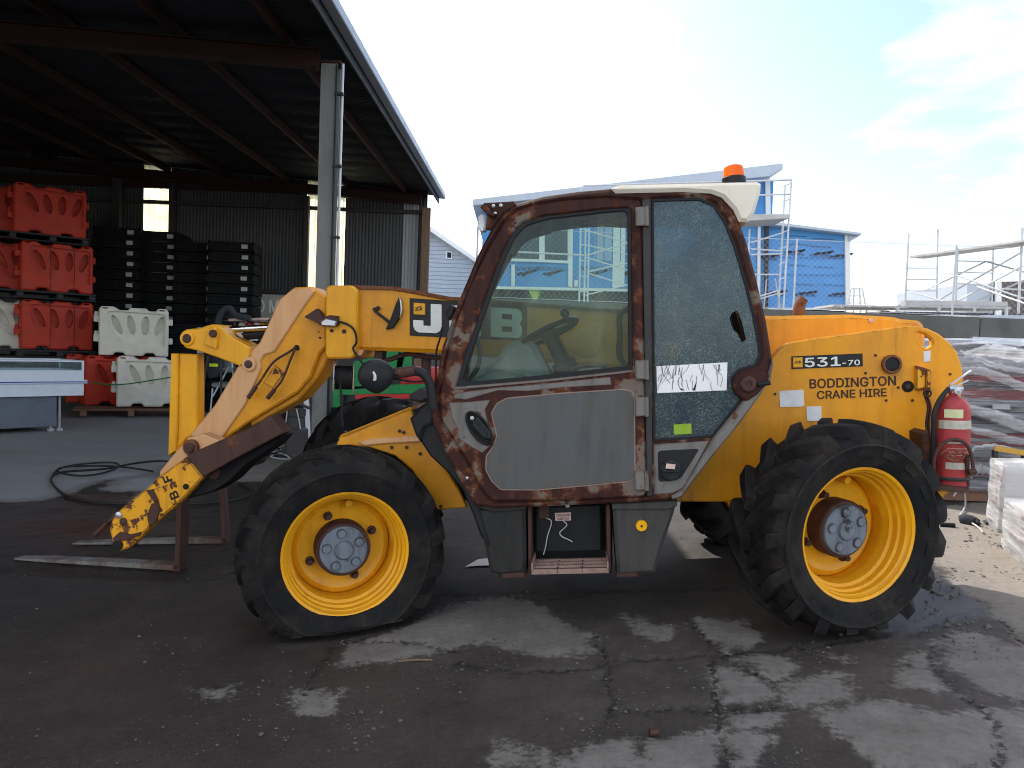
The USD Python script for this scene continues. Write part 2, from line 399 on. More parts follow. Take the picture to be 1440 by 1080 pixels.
plain('reflector', (.85, .42, .01), 0.3, 0.15, 80)
plain('box_plastic', (.020, .019, .018), 0.5, 0.5, 3.0, spec=.3, stretch=(3, 3, .5), bump=.2)
rusty('box_stained', (.045, .042, .039), 0.64, 4.0, 0.0, 0.6, rust=((.065, .032, .022), (.11, .052, .034)), soft=.25, streak=.45)
pane('door_glass', (.84, .92, .89), (.42, .44, .30), (.50, .80), .10, 3.0, base=.012, ior=1.3)
pane('far_glass', (.90, .95, .92), (.40, .42, .30), (.5, .8), .04, 3.0, base=.005, ior=1.25)
pane('house_glass', (.35, .42, .45), (.40, .44, .44), (.5, .8), .3, 1.5, (1, 1, 1), base=.15)
pane('smoked_glass', (.12, .12, .12), (.12, .10, .08), (.45, .7), .5, 4.0, base=.2)
pane('freezer_glass', (.75, .85, .85), (.5, .52, .52), (.5, .8), .2, 2.0, (1, 1, 1))
material('lens_clear', {'p': ('principled_bsdf', {'base_color': (.9, .9, .9), 'roughness': .1, 'transmission_weight': .5})}, [], 'p.BSDF')
material('shattered', {
    'g': ('geometry', {}),
    'sx': ('separate_xyz', {}), 'zr': ('map_range', {'from_min': .85, 'from_max': 1.75, 'to_min': .22, 'to_max': 1.0, 'clamp': True}), 'zm': ('math', {'math_type': 'multiply'}),
    'v': ('voronoi_texture', {'feature': 'distance_to_edge', 'scale': 48.0}),
    'vr': ('map_range', {'from_min': 0.01, 'from_max': 0.07, 'to_min': 0.6, 'to_max': 0.0, 'clamp': True}),
    'n': ('noise_texture', {'scale': 5.0, 'detail': 6.0, 'roughness': .6}),
    'nr': ('map_range', {'from_min': 0.36, 'from_max': 0.62, 'to_min': 0.05, 'to_max': 1.0, 'clamp': True}),
    'n4': ('noise_texture', {'scale': 125.0, 'detail': 2.0, 'roughness': .6}),
    'n4r': ('map_range', {'from_min': 0.545, 'from_max': 0.59, 'to_min': 0.0, 'to_max': 1.0, 'clamp': True}),
    'mu': ('math', {'math_type': 'multiply'}), 'mu2': ('math', {'math_type': 'multiply'}), 'mm': ('math', {'math_type': 'maximum'}), 'ad': ('math', {'math_type': 'add', 'value2': 0.20, 'use_clamp': True}),
    'tr': ('transparent_bsdf', {'color': (.36, .50, .54)}), 'gl': ('glossy_bsdf', {'color': (.9, .95, 1), 'roughness': 0.12}), 'fr': ('fresnel', {'IOR': 1.6}), 'm1': ('mix_closure', {}),
    'cr': ('rgb_ramp', {'ramp': [(0.35, (.085, .16, .20)), (0.55, (.20, .285, .315)), (.72, (.34, .32, .22))]}), 'sp': ('mix_color', {'b': (.42, .52, .56)}),
    'df': ('diffuse_bsdf', {}), 'tl': ('translucent_bsdf', {}), 'm2': ('mix_closure', {'fac': .5}), 'm3': ('mix_closure', {})},
    [('g.position', 'v.vector'), ('g.position', 'n.vector'), ('g.position', 'n4.vector'), ('v.distance', 'vr.value'), ('n.fac', 'nr.value'), ('vr.result', 'mu.value1'), ('nr.result', 'mu.value2'),
     ('n4.fac', 'n4r.value'), ('n4r.result', 'mu2.value1'), ('nr.result', 'mu2.value2'), ('mu.value', 'mm.value1'), ('mu2.value', 'mm.value2'), ('mm.value', 'zm.value1'), ('g.position', 'sx.vector'), ('sx.z', 'zr.value'), ('zr.result', 'zm.value2'), ('zm.value', 'ad.value1'),
     ('fr.fac', 'm1.fac'), ('tr.BSDF', 'm1.closure1'), ('gl.BSDF', 'm1.closure2'), ('n.fac', 'cr.fac'), ('cr.color', 'sp.a'), ('n4r.result', 'sp.fac'), ('sp.result', 'df.color'), ('sp.result', 'tl.color'), ('df.BSDF', 'm2.closure1'), ('tl.BSDF', 'm2.closure2'),
     ('ad.value', 'm3.fac'), ('m1.closure', 'm3.closure1'), ('m2.closure', 'm3.closure2')], 'm3.closure')
# setting
plain('roof_sheet', (.022, .023, .029), 0.6, 0.3, 2.0, metal=.2)
plain('wall_sheet', (.062, .062, .066), 0.6, 0.45, 1.6, metal=.2, stretch=(1, 1, .3))
plain('wall_sheet_light', (.30, .31, .32), 0.6, 0.3, 1.6, stretch=(1, 1, .3))
plain('oxide_red', (.030, .010, .008), 0.7, 0.35, 3.0)
plain('post_grey', (.20, .205, .20), 0.55, 0.3, 3.0, stretch=(1, 1, .3))
plain('gutter', (.24, .28, .34), 0.4, 0.15)
plain('timber_old', (.16, .10, .065), 0.85, 0.5, 6.0, stretch=(4, 4, .4))
material('fibreglass', {'g': ('geometry', {}), 'n': ('noise_texture', {'scale': 3.0, 'detail': 4.0}), 'r': ('rgb_ramp', {'ramp': [(.3, (.75, .70, .42)), (.7, (.92, .90, .66))]}), 't': ('translucent_bsdf', {}), 'd': ('diffuse_bsdf', {}), 'm': ('mix_closure', {'fac': .15})},
         [('g.position', 'n.vector'), ('n.fac', 'r.fac'), ('r.color', 't.color'), ('r.color', 'd.color'), ('t.BSDF', 'm.closure1'), ('d.BSDF', 'm.closure2')], 'm.closure')
plain('concrete_wall', (.105, .105, .10), 0.85, 0.45, 1.4, bump=.4, bscale=25)
plain('concrete_light', (.34, .33, .30), 0.85, 0.25, 2.0, bump=.4, bscale=25)
plain('barrier_red', (.50, .038, .018), 0.5, 0.22, 4.0, stretch=(1, 1, 1))
plain('barrier_white', (.74, .71, .62), 0.5, 0.14, 4.0)
plain('crate_black', (.005, .005, .006), 0.75, 0.3, spec=.2)
plain('pallet_black', (.020, .022, .025), 0.5, 0.3)
plain('pallet_wood', (.22, .12, .08), 0.85, 0.35, 8.0)
plain('freezer_white', (.66, .72, .80), 0.3, 0.05)
plain('freezer_dark', (.12, .14, .18), 0.45, 0.15)
plain('freezer_blue', (.05, .10, .42), 0.4, 0.1)
plain('grey_plastic', (.35, .36, .37), 0.5, 0.15)
plain('wrap_blue', (.075, .27, .60), 0.55, 0.14, 1.2)
plain('wrap_blue_dark', (.05, .19, .47), 0.55, 0.14, 1.2)
plain('wrap_ink', (.02, .03, .06), 0.6, 0.2)
plain('trim_white', (.72, .74, .76), 0.5, 0.06)
plain('roof_metal', (.42, .47, .55), 0.45, 0.08)
plain('siding_blue', (.42, .47, .54), 0.6, 0.08)
plain('cladding_mid', (.30, .42, .58), 0.6, 0.15)
plain('galv', (.52, .54, .57), 0.45, 0.15, metal=.35)
plain('plank', (.42, .42, .42), 0.8, 0.25, 5.0)
plain('dark_room', (.010, .011, .013), 0.6, 0.2)
plain('green_paint', (.015, .20, .055), 0.45, 0.25)
plain('red_paint', (.45, .03, .03), 0.45, 0.2)
plain('hivis', (.62, .80, .03), 0.7, 0.1)
plain('cloth_dark', (.03, .032, .04), 0.9, 0.3)
plain('cable_black', (.012, .012, .013), 0.5, 0.2)
plain('stack_red', (.30, .035, .035), 0.6, 0.35, 9.0)
plain('stack_grey', (.36, .36, .38), 0.6, 0.35, 9.0)
plain('stack_dark', (.09, .07, .07), 0.6, 0.35, 9.0)
plain('foam_yellow', (.52, .30, .06), 0.7, 0.2)
plain('paper_white', (.80, .80, .80), 0.6, 0.06)
material('film', {'g': ('geometry', {}), 'mp': ('mapping', {'rotation': (0, .12, 0), 'scale': (1.3, 1.3, 15)}), 'n': ('noise_texture', {'scale': 2.4, 'detail': 6.0, 'roughness': .62, 'distortion': .4}),
    't': ('map_range', {'from_min': .50, 'from_max': .68, 'to_min': .05, 'to_max': .55, 'clamp': True}), 'b': ('bump', {'strength': .7, 'distance': .03}),
    'tr': ('transparent_bsdf', {'color': (.93, .93, .95)}), 'gl': ('glossy_bsdf', {'roughness': .18}), 'fr': ('fresnel', {'IOR': 1.5}), 'm1': ('mix_closure', {}), 'd': ('diffuse_bsdf', {'color': (.80, .80, .83)}), 'tl': ('translucent_bsdf', {'color': (.8, .8, .83)}), 'm2': ('mix_closure', {'fac': .35}), 'm3': ('mix_closure', {})},
    [('g.position', 'mp.vector'), ('mp.vector', 'n.vector'), ('n.fac', 't.value'), ('n.fac', 'b.height'), ('b.normal', 'gl.normal'), ('b.normal', 'd.normal'), ('fr.fac', 'm1.fac'), ('tr.BSDF', 'm1.closure1'), ('gl.BSDF', 'm1.closure2'), ('d.BSDF', 'm2.closure1'), ('tl.BSDF', 'm2.closure2'), ('t.result', 'm3.fac'), ('m1.closure', 'm3.closure1'), ('m2.closure', 'm3.closure2')], 'm3.closure')
material('film_dense', {'g': ('geometry', {}), 'mp': ('mapping', {'rotation': (0, .12, 0), 'scale': (1.3, 1.3, 15)}), 'n': ('noise_texture', {'scale': 2.4, 'detail': 6.0, 'roughness': .62, 'distortion': .4}),
    't': ('map_range', {'from_min': .40, 'from_max': .66, 'to_min': .22, 'to_max': .75, 'clamp': True}), 'b': ('bump', {'strength': .7, 'distance': .03}),
    'tr': ('transparent_bsdf', {'color': (.93, .93, .95)}), 'gl': ('glossy_bsdf', {'roughness': .18}), 'fr': ('fresnel', {'IOR': 1.5}), 'm1': ('mix_closure', {}), 'd': ('diffuse_bsdf', {'color': (.86, .86, .88)}), 'tl': ('translucent_bsdf', {'color': (.86, .86, .88)}), 'm2': ('mix_closure', {'fac': .35}), 'm3': ('mix_closure', {})},
    [('g.position', 'mp.vector'), ('mp.vector', 'n.vector'), ('n.fac', 't.value'), ('n.fac', 'b.height'), ('b.normal', 'gl.normal'), ('b.normal', 'd.normal'), ('fr.fac', 'm1.fac'), ('tr.BSDF', 'm1.closure1'), ('gl.BSDF', 'm1.closure2'), ('d.BSDF', 'm2.closure1'), ('tl.BSDF', 'm2.closure2'), ('t.result', 'm3.fac'), ('m1.closure', 'm3.closure1'), ('m2.closure', 'm3.closure2')], 'm3.closure')
plain('leaf', (.34, .46, .06), 0.6, 0.3)
material('ground_look', {
    'g': ('geometry', {}),
    'dry': ('attribute', {'attribute': 'dry'}), 'wet': ('attribute', {'attribute': 'wet'}), 'red': ('attribute', {'attribute': 'red'}), 'crk': ('attribute', {'attribute': 'crack'}), 'sandy': ('attribute', {'attribute': 'sandy'}), 'pale': ('attribute', {'attribute': 'pale'}), 'pm': ('mix_color', {'b': (.40, .41, .42)}), 'pf': ('math', {'math_type': 'multiply', 'value2': .85}), 'worn': ('attribute', {'attribute': 'worn'}), 'wnr': ('map_range', {'from_min': .36, 'from_max': .62, 'to_min': .25, 'to_max': 1.0, 'clamp': True}), 'wnm': ('math', {'math_type': 'multiply'}), 'wnx': ('mix_color', {'b': (.115, .098, .084)}),
    'n1': ('noise_texture', {'scale': 3.2, 'detail': 10.0, 'roughness': .68}), 'n2': ('noise_texture', {'scale': 26.0, 'detail': 8.0, 'roughness': .72}), 'n3': ('noise_texture', {'scale': 150.0, 'detail': 4.0, 'roughness': .7}), 'n0': ('noise_texture', {'scale': .9, 'detail': 6.0, 'roughness': .6}),
    'a1': ('map_range', {'from_min': .3, 'from_max': .7, 'to_min': -.07, 'to_max': .07}), 'a2': ('map_range', {'from_min': .3, 'from_max': .7, 'to_min': -.05, 'to_max': .05}),
    's1': ('math', {'math_type': 'add'}), 's2': ('math', {'math_type': 'add'}), 'sd': ('map_range', {'from_min': -.032, 'from_max': .022, 'to_min': 0.0, 'to_max': 1.0, 'clamp': True}),
    'dark': ('rgb_ramp', {'ramp': [(.34, (.013, .0095, .008)), (.5, (.031, .023, .019)), (.66, (.066, .051, .043))]}),
    'lite': ('rgb_ramp', {'ramp': [(.30, (.105, .094, .082)), (.5, (.180, .164, .146)), (.68, (.265, .245, .220))]}),
    'dm': ('mix_float', {'fac': .45}), 'dm2': ('mix_float', {'fac': .35}), 'mx': ('mix_color', {}),
    'speck': ('map_range', {'from_min': .57, 'from_max': .66, 'to_min': 0.0, 'to_max': .45, 'clamp': True}), 'mxs': ('mix_color', {'b': (.20, .18, .16)}),
    'w1': ('math', {'math_type': 'add'}), 'wd': ('map_range', {'from_min': -.05, 'from_max': .05, 'to_min': 0.0, 'to_max': 1.0, 'clamp': True}), 'wm': ('mix_color', {'b': (.012, .010, .010)}), 'wf': ('math', {'math_type': 'multiply', 'value2': .82}),
    'rm': ('mix_color', {'b': (.045, .012, .008)}), 'cm': ('mix_color', {'b': (.012, .010, .009)}), 'crm': ('map_range', {'from_min': 0.002, 'from_max': .016, 'to_min': .85, 'to_max': 0.0, 'clamp': True}), 'cj': ('math', {'math_type': 'add'}), 'cj2': ('map_range', {'from_min': .3, 'from_max': .7, 'to_min': -.018, 'to_max': .018}),
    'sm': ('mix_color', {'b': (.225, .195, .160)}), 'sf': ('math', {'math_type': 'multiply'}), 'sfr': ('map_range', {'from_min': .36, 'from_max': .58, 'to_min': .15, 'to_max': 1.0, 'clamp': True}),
    'ro': ('mix_float', {'a': .74, 'b': .92}), 'ro2': ('mix_float', {'b': .30}), 'hb': ('math', {'math_type': 'multiply', 'value2': .9}), 'hs': ('math', {'math_type': 'add'}),
    'b': ('bump', {'strength': .4, 'distance': .010}), 'p': ('principled_bsdf', {})},
    [('g.position', x + '.vector') for x in ('n0', 'n1', 'n2', 'n3')] + [('n1.fac', 'a1.value'), ('n2.fac', 'a2.value'), ('dry.fac', 's1.value1'), ('a1.result', 's1.value2'), ('s1.value', 's2.value1'), ('a2.result', 's2.value2'), ('s2.value', 'sd.value'),
     ('n1.fac', 'dm.a'), ('n2.fac', 'dm.b'), ('n0.fac', 'dm2.b'), ('dm.result', 'dm2.a'), ('dm2.result', 'dark.fac'), ('dm.result', 'lite.fac'), ('sd.result', 'mx.fac'), ('wnx.result', 'mx.a'), ('lite.color', 'mx.b'), ('n3.fac', 'speck.value'), ('speck.result', 'mxs.fac'), ('mx.result', 'mxs.a'),
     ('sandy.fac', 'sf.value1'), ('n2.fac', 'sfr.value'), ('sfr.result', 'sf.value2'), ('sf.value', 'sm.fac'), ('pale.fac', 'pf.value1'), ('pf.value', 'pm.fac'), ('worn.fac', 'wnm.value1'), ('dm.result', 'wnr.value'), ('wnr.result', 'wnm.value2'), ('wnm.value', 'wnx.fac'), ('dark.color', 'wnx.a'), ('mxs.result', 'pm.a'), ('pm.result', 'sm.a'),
     ('wet.fac', 'w1.value1'), ('a1.result', 'w1.value2'), ('w1.value', 'wd.value'), ('wd.result', 'wf.value1'), ('wf.value', 'wm.fac'), ('sm.result', 'wm.a'), ('red.fac', 'rm.fac'), ('wm.result', 'rm.a'),
     ('n2.fac', 'cj2.value'), ('crk.fac', 'cj.value1'), ('cj2.result', 'cj.value2'), ('cj.value', 'crm.value'), ('crm.result', 'cm.fac'), ('rm.result', 'cm.a'), ('cm.result', 'p.base_color'),
     ('sd.result', 'ro.fac'), ('ro.result', 'ro2.a'), ('wd.result', 'ro2.fac'), ('ro2.result', 'p.roughness'), ('n3.fac', 'hb.value1'), ('n2.fac', 'hs.value1'), ('hb.value', 'hs.value2'), ('hs.value', 'b.height'), ('b.normal', 'p.normal')], 'p.BSDF')
plain('stone', (.115, .105, .095), 0.9, 0.4, 30.0)

# ================================================================== ground
def sdist(px, py, poly):
    """signed distance to a polygon, positive inside"""
    poly = np.asarray(poly, float); d = np.full(px.shape, 1e9); ins = np.zeros(px.shape, bool)
    for i in range(len(poly)):
        a, b = poly[i - 1], poly[i]; e = b - a
        t = np.clip(((px - a[0]) * e[0] + (py - a[1]) * e[1]) / (e @ e), 0, 1)
        d = np.minimum(d, np.hypot(px - a[0] - t * e[0], py - a[1] - t * e[1]))
        c = (a[1] > py) != (b[1] > py)
        with np.errstate(divide='ignore', invalid='ignore'):
            ins ^= c & (px < (b[0] - a[0]) * (py - a[1]) / (b[1] - a[1] + 1e-15) + a[0])
    return np.where(ins, d, -d)
def ldist(px, py, line):
    d = np.full(px.shape, 1e9)
    for a, b in zip(line[:-1], line[1:]):
        e = b - a; t = np.clip(((px - a[0]) * e[0] + (py - a[1]) * e[1]) / (e @ e), 0, 1)
        d = np.minimum(d, np.hypot(px - a[0] - t * e[0], py - a[1] - t * e[1]))
    return d
def gpts(pts): return np.array([G(*p)[:2] for p in pts])
DRY = [[(475, 905), (560, 885), (640, 850), (720, 838), (800, 880), (832, 890), (830, 918), (740, 922), (690, 900), (600, 918), (480, 938)],
       [(985, 872), (1045, 872), (1075, 902), (1020, 920)], [(1030, 927), (1070, 918), (1120, 922), (1118, 942), (1090, 953)],
       [(1002, 944), (1040, 947), (1082, 967), (1080, 988), (1018, 988)], [(1007, 1002), (1100, 1002), (1090, 1023), (1030, 1025)],
       [(1020, 1034), (1090, 1034), (1065, 1085), (1030, 1085)], [(905, 1035), (1008, 1030), (1018, 1085), (908, 1085)], [(805, 1060), (888, 1036), (898, 1085), (800, 1085)],
       [(700, 1055), (790, 1062), (790, 1085), (690, 1085)], [(1160, 918), (1190, 922), (1192, 934), (1165, 932)], [(1260, 966), (1275, 920), (1302, 914), (1338, 972)],
       [(1312, 897), (1370, 893), (1460, 915), (1460, 985), (1370, 972), (1322, 915)], [(418, 978), (440, 970), (466, 976), (462, 1002), (430, 1002)], [(280, 970), (325, 965), (318, 978), (290, 982)],
       [(1150, 1000), (1250, 985), (1330, 1010), (1460, 1000), (1460, 1085), (1230, 1085)],
       [(880, 865), (940, 880), (935, 900), (890, 890)], [(1105, 960), (1180, 950), (1200, 985), (1120, 995)]]
LEFT = [[(-900, 560), (330, 560), (420, 600), (345, 650), (240, 655), (222, 668), (150, 676), (110, 690), (60, 706), (-900, 720)], [(140, 690), (160, 672), (215, 668), (255, 680), (222, 695), (165, 692)], [(170, 712), (200, 690), (250, 690), (238, 708)]]
WET = [[(-60, 730), (30, 702), (110, 694), (205, 700), (330, 650), (430, 640), (600, 650), (600, 720), (420, 780), (300, 820), (-60, 800)], [(1300, 800), (1395, 845), (1395, 862), (1300, 880), (1200, 890), (1250, 830)]]
def patch(polys, x, y):
    return np.max([sdist(x, y, gpts(p)) for p in polys], axis=0)
gx = np.unique(np.r_[np.linspace(-400, -30, 14), np.linspace(-30, -9, 36), np.linspace(-9, -3.2, 110), np.arange(-3.2, 5.0, .025), np.linspace(5.0, 9, 60), np.linspace(9, 30, 30), np.linspace(30, 400, 14)])
gy = np.unique(np.r_[np.linspace(-60, 2, 14), np.arange(2.0, 8.2, .025), np.linspace(8.2, 20, 150), np.linspace(20, 60, 24), np.linspace(60, 800, 16)])
X, Y = np.meshgrid(gx, gy); xs, ys = X.ravel(), Y.ravel()
dry = np.maximum(patch(DRY, xs, ys), patch(LEFT, xs, ys))
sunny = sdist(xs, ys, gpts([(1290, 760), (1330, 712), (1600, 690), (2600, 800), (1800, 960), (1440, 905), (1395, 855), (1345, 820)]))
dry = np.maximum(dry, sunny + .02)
dry = np.clip(np.where(ys > 9.0, np.maximum(dry, .2), dry), -.5, .5)
wet = np.clip(patch(WET, xs, ys) - .0, -.5, .5)
wet = np.where(dry > 0, np.minimum(wet, -.1), wet)
cen = gpts([(95, 742)])[0]
red = np.clip(1 - np.hypot((xs - cen[0]) / .75, (ys - cen[1]) / .30), 0, 1) ** .5 * .75
for q, rx, ry, k in (((330, 880), .35, .18, .35), ((1420, 905), .12, .06, .5), ((140, 940), .7, .3, .3)):
    cc = gpts([q])[0]; red = np.maximum(red, np.clip(1 - np.hypot((xs - cc[0]) / rx, (ys - cc[1]) / ry), 0, 1) ** .5 * k)
cracks = [[(425, 985), (455, 930), (478, 905), (520, 897)], [(478, 905), (560, 903), (640, 915)], [(700, 838), (780, 842), (830, 838)], [(968, 865), (1008, 914), (1040, 938), (1085, 955), (1110, 958)], [(838, 890), (855, 945), (860, 1010)], [(860, 930), (960, 924), (1140, 908), (1240, 892)], [(1000, 925), (1008, 1000), (1022, 1090)],
          [(1318, 868), (1370, 858), (1440, 905)], [(1318, 868), (1280, 895)], [(600, 838), (720, 835), (960, 832), (1030, 828)], [(1310, 905), (1330, 960), (1380, 1000), (1400, 1080)], [(880, 1000), (1000, 997), (1110, 998)], [(640, 930), (760, 945), (860, 935)]]
crack = np.full(xs.shape, 1.0)
for c in cracks:
    q = spline(np.c_[gpts(c), np.zeros(len(c))], 40)[:, :2]
    q = q + rng.normal(0, .012, q.shape)
    sel = np.where((xs > q[:, 0].min() - .3) & (xs < q[:, 0].max() + .3) & (ys > q[:, 1].min() - .3) & (ys < q[:, 1].max() + .3))[0]
    crack[sel] = np.minimum(crack[sel], ldist(xs[sel], ys[sel], q))
near = (ys < 12) & (np.abs(xs) < 9)
p3 = np.c_[xs, ys, np.zeros(len(xs))]
zs = gz(xs, ys) + np.where(near, (meshkit.fbm(p3 * 1.7, 4, 3) - .5) * .03 + (meshkit.fbm(p3 * 9, 3, 8) - .5) * .012, 0) - np.where(crack < .02, .008, 0) + np.where((dry > .03) & near & (ys < 8), .004, 0)
i, j = np.meshgrid(np.arange(len(gx) - 1), np.arange(len(gy) - 1)); a = (j * len(gx) + i).ravel()
gf = np.vstack([np.c_[a, a + 1, a + 1 + len(gx)], np.c_[a, a + 1 + len(gx), a + len(gx)]])
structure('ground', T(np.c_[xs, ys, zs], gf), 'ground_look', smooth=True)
gm = UsdGeom.PrimvarsAPI(stage.GetPrimAtPath('/World/ground'))
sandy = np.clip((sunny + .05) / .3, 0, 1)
worn = np.clip((sdist(xs, ys, gpts([(430, 905), (700, 830), (1010, 850), (1150, 905), (1330, 830), (1500, 880), (1600, 1100), (620, 1100), (400, 1000)])) + .25) / .9, 0, 1) * (.35 + .65 * meshkit.fbm(p3 * 1.3, 4, 31)) * .85
pale = np.clip(patch(LEFT, xs, ys) / .25, 0, 1) * np.clip((-1.2 - xs) / 1.5, 0, 1) * (.55 + .45 * meshkit.fbm(p3 * np.array([.8, 2.2, 1]), 4, 21))
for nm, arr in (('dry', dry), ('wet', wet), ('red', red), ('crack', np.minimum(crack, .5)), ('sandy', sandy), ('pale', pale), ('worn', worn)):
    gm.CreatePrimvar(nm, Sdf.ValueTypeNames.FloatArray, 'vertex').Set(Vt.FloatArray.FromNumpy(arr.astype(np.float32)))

# ================================================================== telehandler
TH = thing('telehandler', 'yellow telehandler with rusty peeling cab, flat front tyre and bare forks on the ground', 'telehandler', np.block([[np.c_[ex, ey, ez], O[:, None]], [np.zeros((1, 3)), np.ones((1, 1))]]))
def pv(*a): return V(*a)
# ---- wheels
def make_wheel(centre_rim, axis, lug_h, nl, flat=0.0, worn=False, down=None, spin=0.0, rimr=.345, Rt=.60):
    """tyre, rim, hub and bolts; axis points outwards; centre_rim is the middle of the outer rim plane, in the machine's frame"""
    ax = np.asarray(axis, float) / np.linalg.norm(axis); c = np.asarray(centre_rim, float)
    up = np.array([0, 0, 1.0]); u = np.cross(up, ax); u /= np.linalg.norm(u); w = np.cross(ax, u)
    W, o = .40, .035                                    # tyre width; bulge of the side wall beyond the rim plane
    Rc = Rt - lug_h
    prof = [(rimr - .012, -.030), (rimr + .005, .000), (rimr + .03, .020), (rimr + .075, o - .003), (rimr + .12, o + .004), (rimr + .128, o + .011), (rimr + .136, o + .004), (Rc - .075, o + .000), (Rc - .035, o - .016), (Rc - .012, o - .045), (Rc, o - .10), (Rc + .008, o - .20), (Rc, o - .30), (Rc - .012, o - .355), (Rc - .035, o - .384), (Rc - .075, o - .40), (rimr + .10, o - .40), (rimr + .03, o - .385), (rimr, o - .36), (rimr - .012, o - .33)]
    tyre = lathe(prof, n=96)                            # about -Y axis at origin, then placed
    ms = [tyre]
    def carc(s):                                        # carcass radius at lateral position s measured from the outer side wall (0..W)
        t = abs(s - W / 2) / (W / 2)
        return Rc + .008 - .02 * t ** 3 - .05 * max(0, t - .85) / .15
    for side in (0, 1):
        for k in range(nl):
            a0 = 2 * math.pi * (k + .5 * side) / nl + spin
            vs, N = [], 9
            for q in range(N):
                t = q / (N - 1)
                if t < .8:
                    tt = t / .8; s = W / 2 - .015 - tt * (W / 2 - .035); ang = a0 + .30 * tt ** .9; r0 = carc(s); rise = lug_h * (1 - .12 * tt)
                else:
                    tt = (t - .8) / .2; s = .020 - tt * .022; ang = a0 + .30 + .035 * tt; r0 = Rc - .03 - tt * .075; rise = lug_h * .88 + .022 - tt * .012
                if worn: rise *= .75
                hw = .031 + .010 * t
                y = -(o - s) if side == 0 else -(o - W + s)
                for dy, rr, f in ((-1, r0 - .012, 1.25), (-1, r0 + rise, .85), (1, r0 + rise, .85), (1, r0 - .012, 1.25)):
                    aa = ang + dy * hw * f / Rc
                    if t >= .8 and rr > r0:
                        yy = y + (-.010 if side == 0 else .010) * (1 - tt)
                    else: yy = y
                    vs.append((rr * math.sin(aa), yy, rr * math.cos(aa)))
            fs = []
            for q in range(N - 1):
                for e in range(3):
                    A, B = q * 4 + e, q * 4 + e + 1
                    fs += [(A, B, A + 4), (B, B + 4, A + 4)]
            fs += [(0, 1, 2), (0, 2, 3), ((N - 1) * 4, (N - 1) * 4 + 2, (N - 1) * 4 + 1), ((N - 1) * 4, (N - 1) * 4 + 3, (N - 1) * 4 + 2)]
            lm = T(vs, fs); lm.fix_normals(); ms.append(lm)
    M = np.eye(4); M[:3, 0], M[:3, 1], M[:3, 2], M[:3, 3] = u, -ax, w, c
    if np.linalg.det(M[:3, :3]) < 0: M[:3, 0] *= -1
    t = xf(cat(*ms), M)
    if flat:                                            # a soft tyre: the part below the ground is pressed flat and bulges sideways
        # height above the ground plane, measured along the local vertical
        gzl = down
        v = t.vertices
        hgt = v[:, 2] - (gzl[0] + gzl[1] * (v[:, 0] - c[0]) + gzl[2] * (v[:, 1] - c[1]))
        k = np.clip((.20 - hgt) / .20, 0, 1.6)
        mid = c - ax * (W / 2 - o)
        lat = (v - mid) @ ax
        v = v + np.outer(lat * .15 * k ** 2 * np.clip(np.sign(flat), 0, 1), ax)
        v[:, 2] += np.where(hgt < .05, (.05 - hgt) * .93, 0)
        t = T(v, t.faces)
    h = holder(TH, 'wheel')
    part(h, 'tyre', t, 'rubber', 40)
    d = .0
    rp = [(rimr - .03, -.385), (rimr + .005, -.375), (rimr + .012, -.35), (rimr - .03, -.33), (rimr - .05, -.28), (rimr - .062, -.17), (rimr - .056, -.15), (rimr - .052, -.11), (rimr - .036, -.100), (rimr - .034, -.07), (rimr - .022, -.06), (rimr - .020, -.03), (rimr - .008, -.020), (rimr - .004, -.002), (rimr + .010, .006), (rimr + .016, .002), (rimr + .012, -.012)]
    part(h, 'rim', xf(lathe(rp[::-1], n=72), M), 'yellow_clean', 40)
    dp = [(.02, -.215), (.215, -.215), (.232, -.205), (.250, -.200), (.262, -.210), (rimr - .062, -.225), (rimr - .055, -.240)]
    disc = lathe([(0.001, -.215)] + dp[1:] + [(rimr - .055, -.25), (.001, -.25)], n=72)
    valve = rod((.05, .14, .255), (.05, .20, .262), .022, 12)
    part(h, 'wheel_disc', xf(disc, M), 'yellow_clean', 40)
    part(h, 'valve_guard', xf(valve, M), 'yellow_clean')
    part(h, 'hub_drum', xf(lathe([(.001, -.24), (.158, -.24), (.158, -.125), (.150, -.112), (.14, -.112), (.13, -.125), (.001, -.125)][::-1], n=48), M), 'rust_steel', 40)
    cap = [lathe([(.138, -.124), (.136, -.100), (.128, -.094), (.055, -.094), (.05, -.086), (.001, -.086)], n=40)]
    for k in range(5):
        a = 2 * math.pi * k / 5 + .4
        cap.append(lathe([(.026, -.10), (.024, -.083), (.001, -.083)], (.098 * math.cos(a), 0, .098 * math.sin(a)), n=14))
    part(h, 'hub_cap', xf(cat(*cap), M), 'hub_grey', 40)
    for k in range(4 if nl else 8):
        a = math.pi / 2 * k + .35
        b = lathe([(.026, -.216), (.026, -.200), (.016, -.198), (.016, -.162), (.001, -.160)], (.195 * math.cos(a), 0, .195 * math.sin(a)), n=10)
        part(h, 'wheel_nut', xf(b, M), 'rust_steel')
    return h
def ground_plane_local(p):
    """the ground near the local point p as height and slopes in the machine's frame"""
    pw = O + p @ MV
    def hz(dx, dy):
        q = pw + MV[0] * dx + MV[1] * dy
        for _ in range(4):
            q = q - ez * ((q[2] - gz(q[0])) / ez[2])
        return to_local(q)
    a, b, cc = hz(0, 0), hz(.5, 0), hz(0, .5)
    return (a[2], (b[2] - a[2]) / .5, (cc[2] - a[2]) / .5)
cf, cr = to_local(rim_f), to_local(rim_r)
af, ar = MV @ axis_w(21), MV @ axis_w(16.6)
make_wheel(cf, af, .030, 17, flat=1, worn=True, down=ground_plane_local(cf), spin=.1, Rt=.59)
make_wheel(cr, ar, .050, 17, flat=1, down=ground_plane_local(cr), spin=.05, Rt=.585)
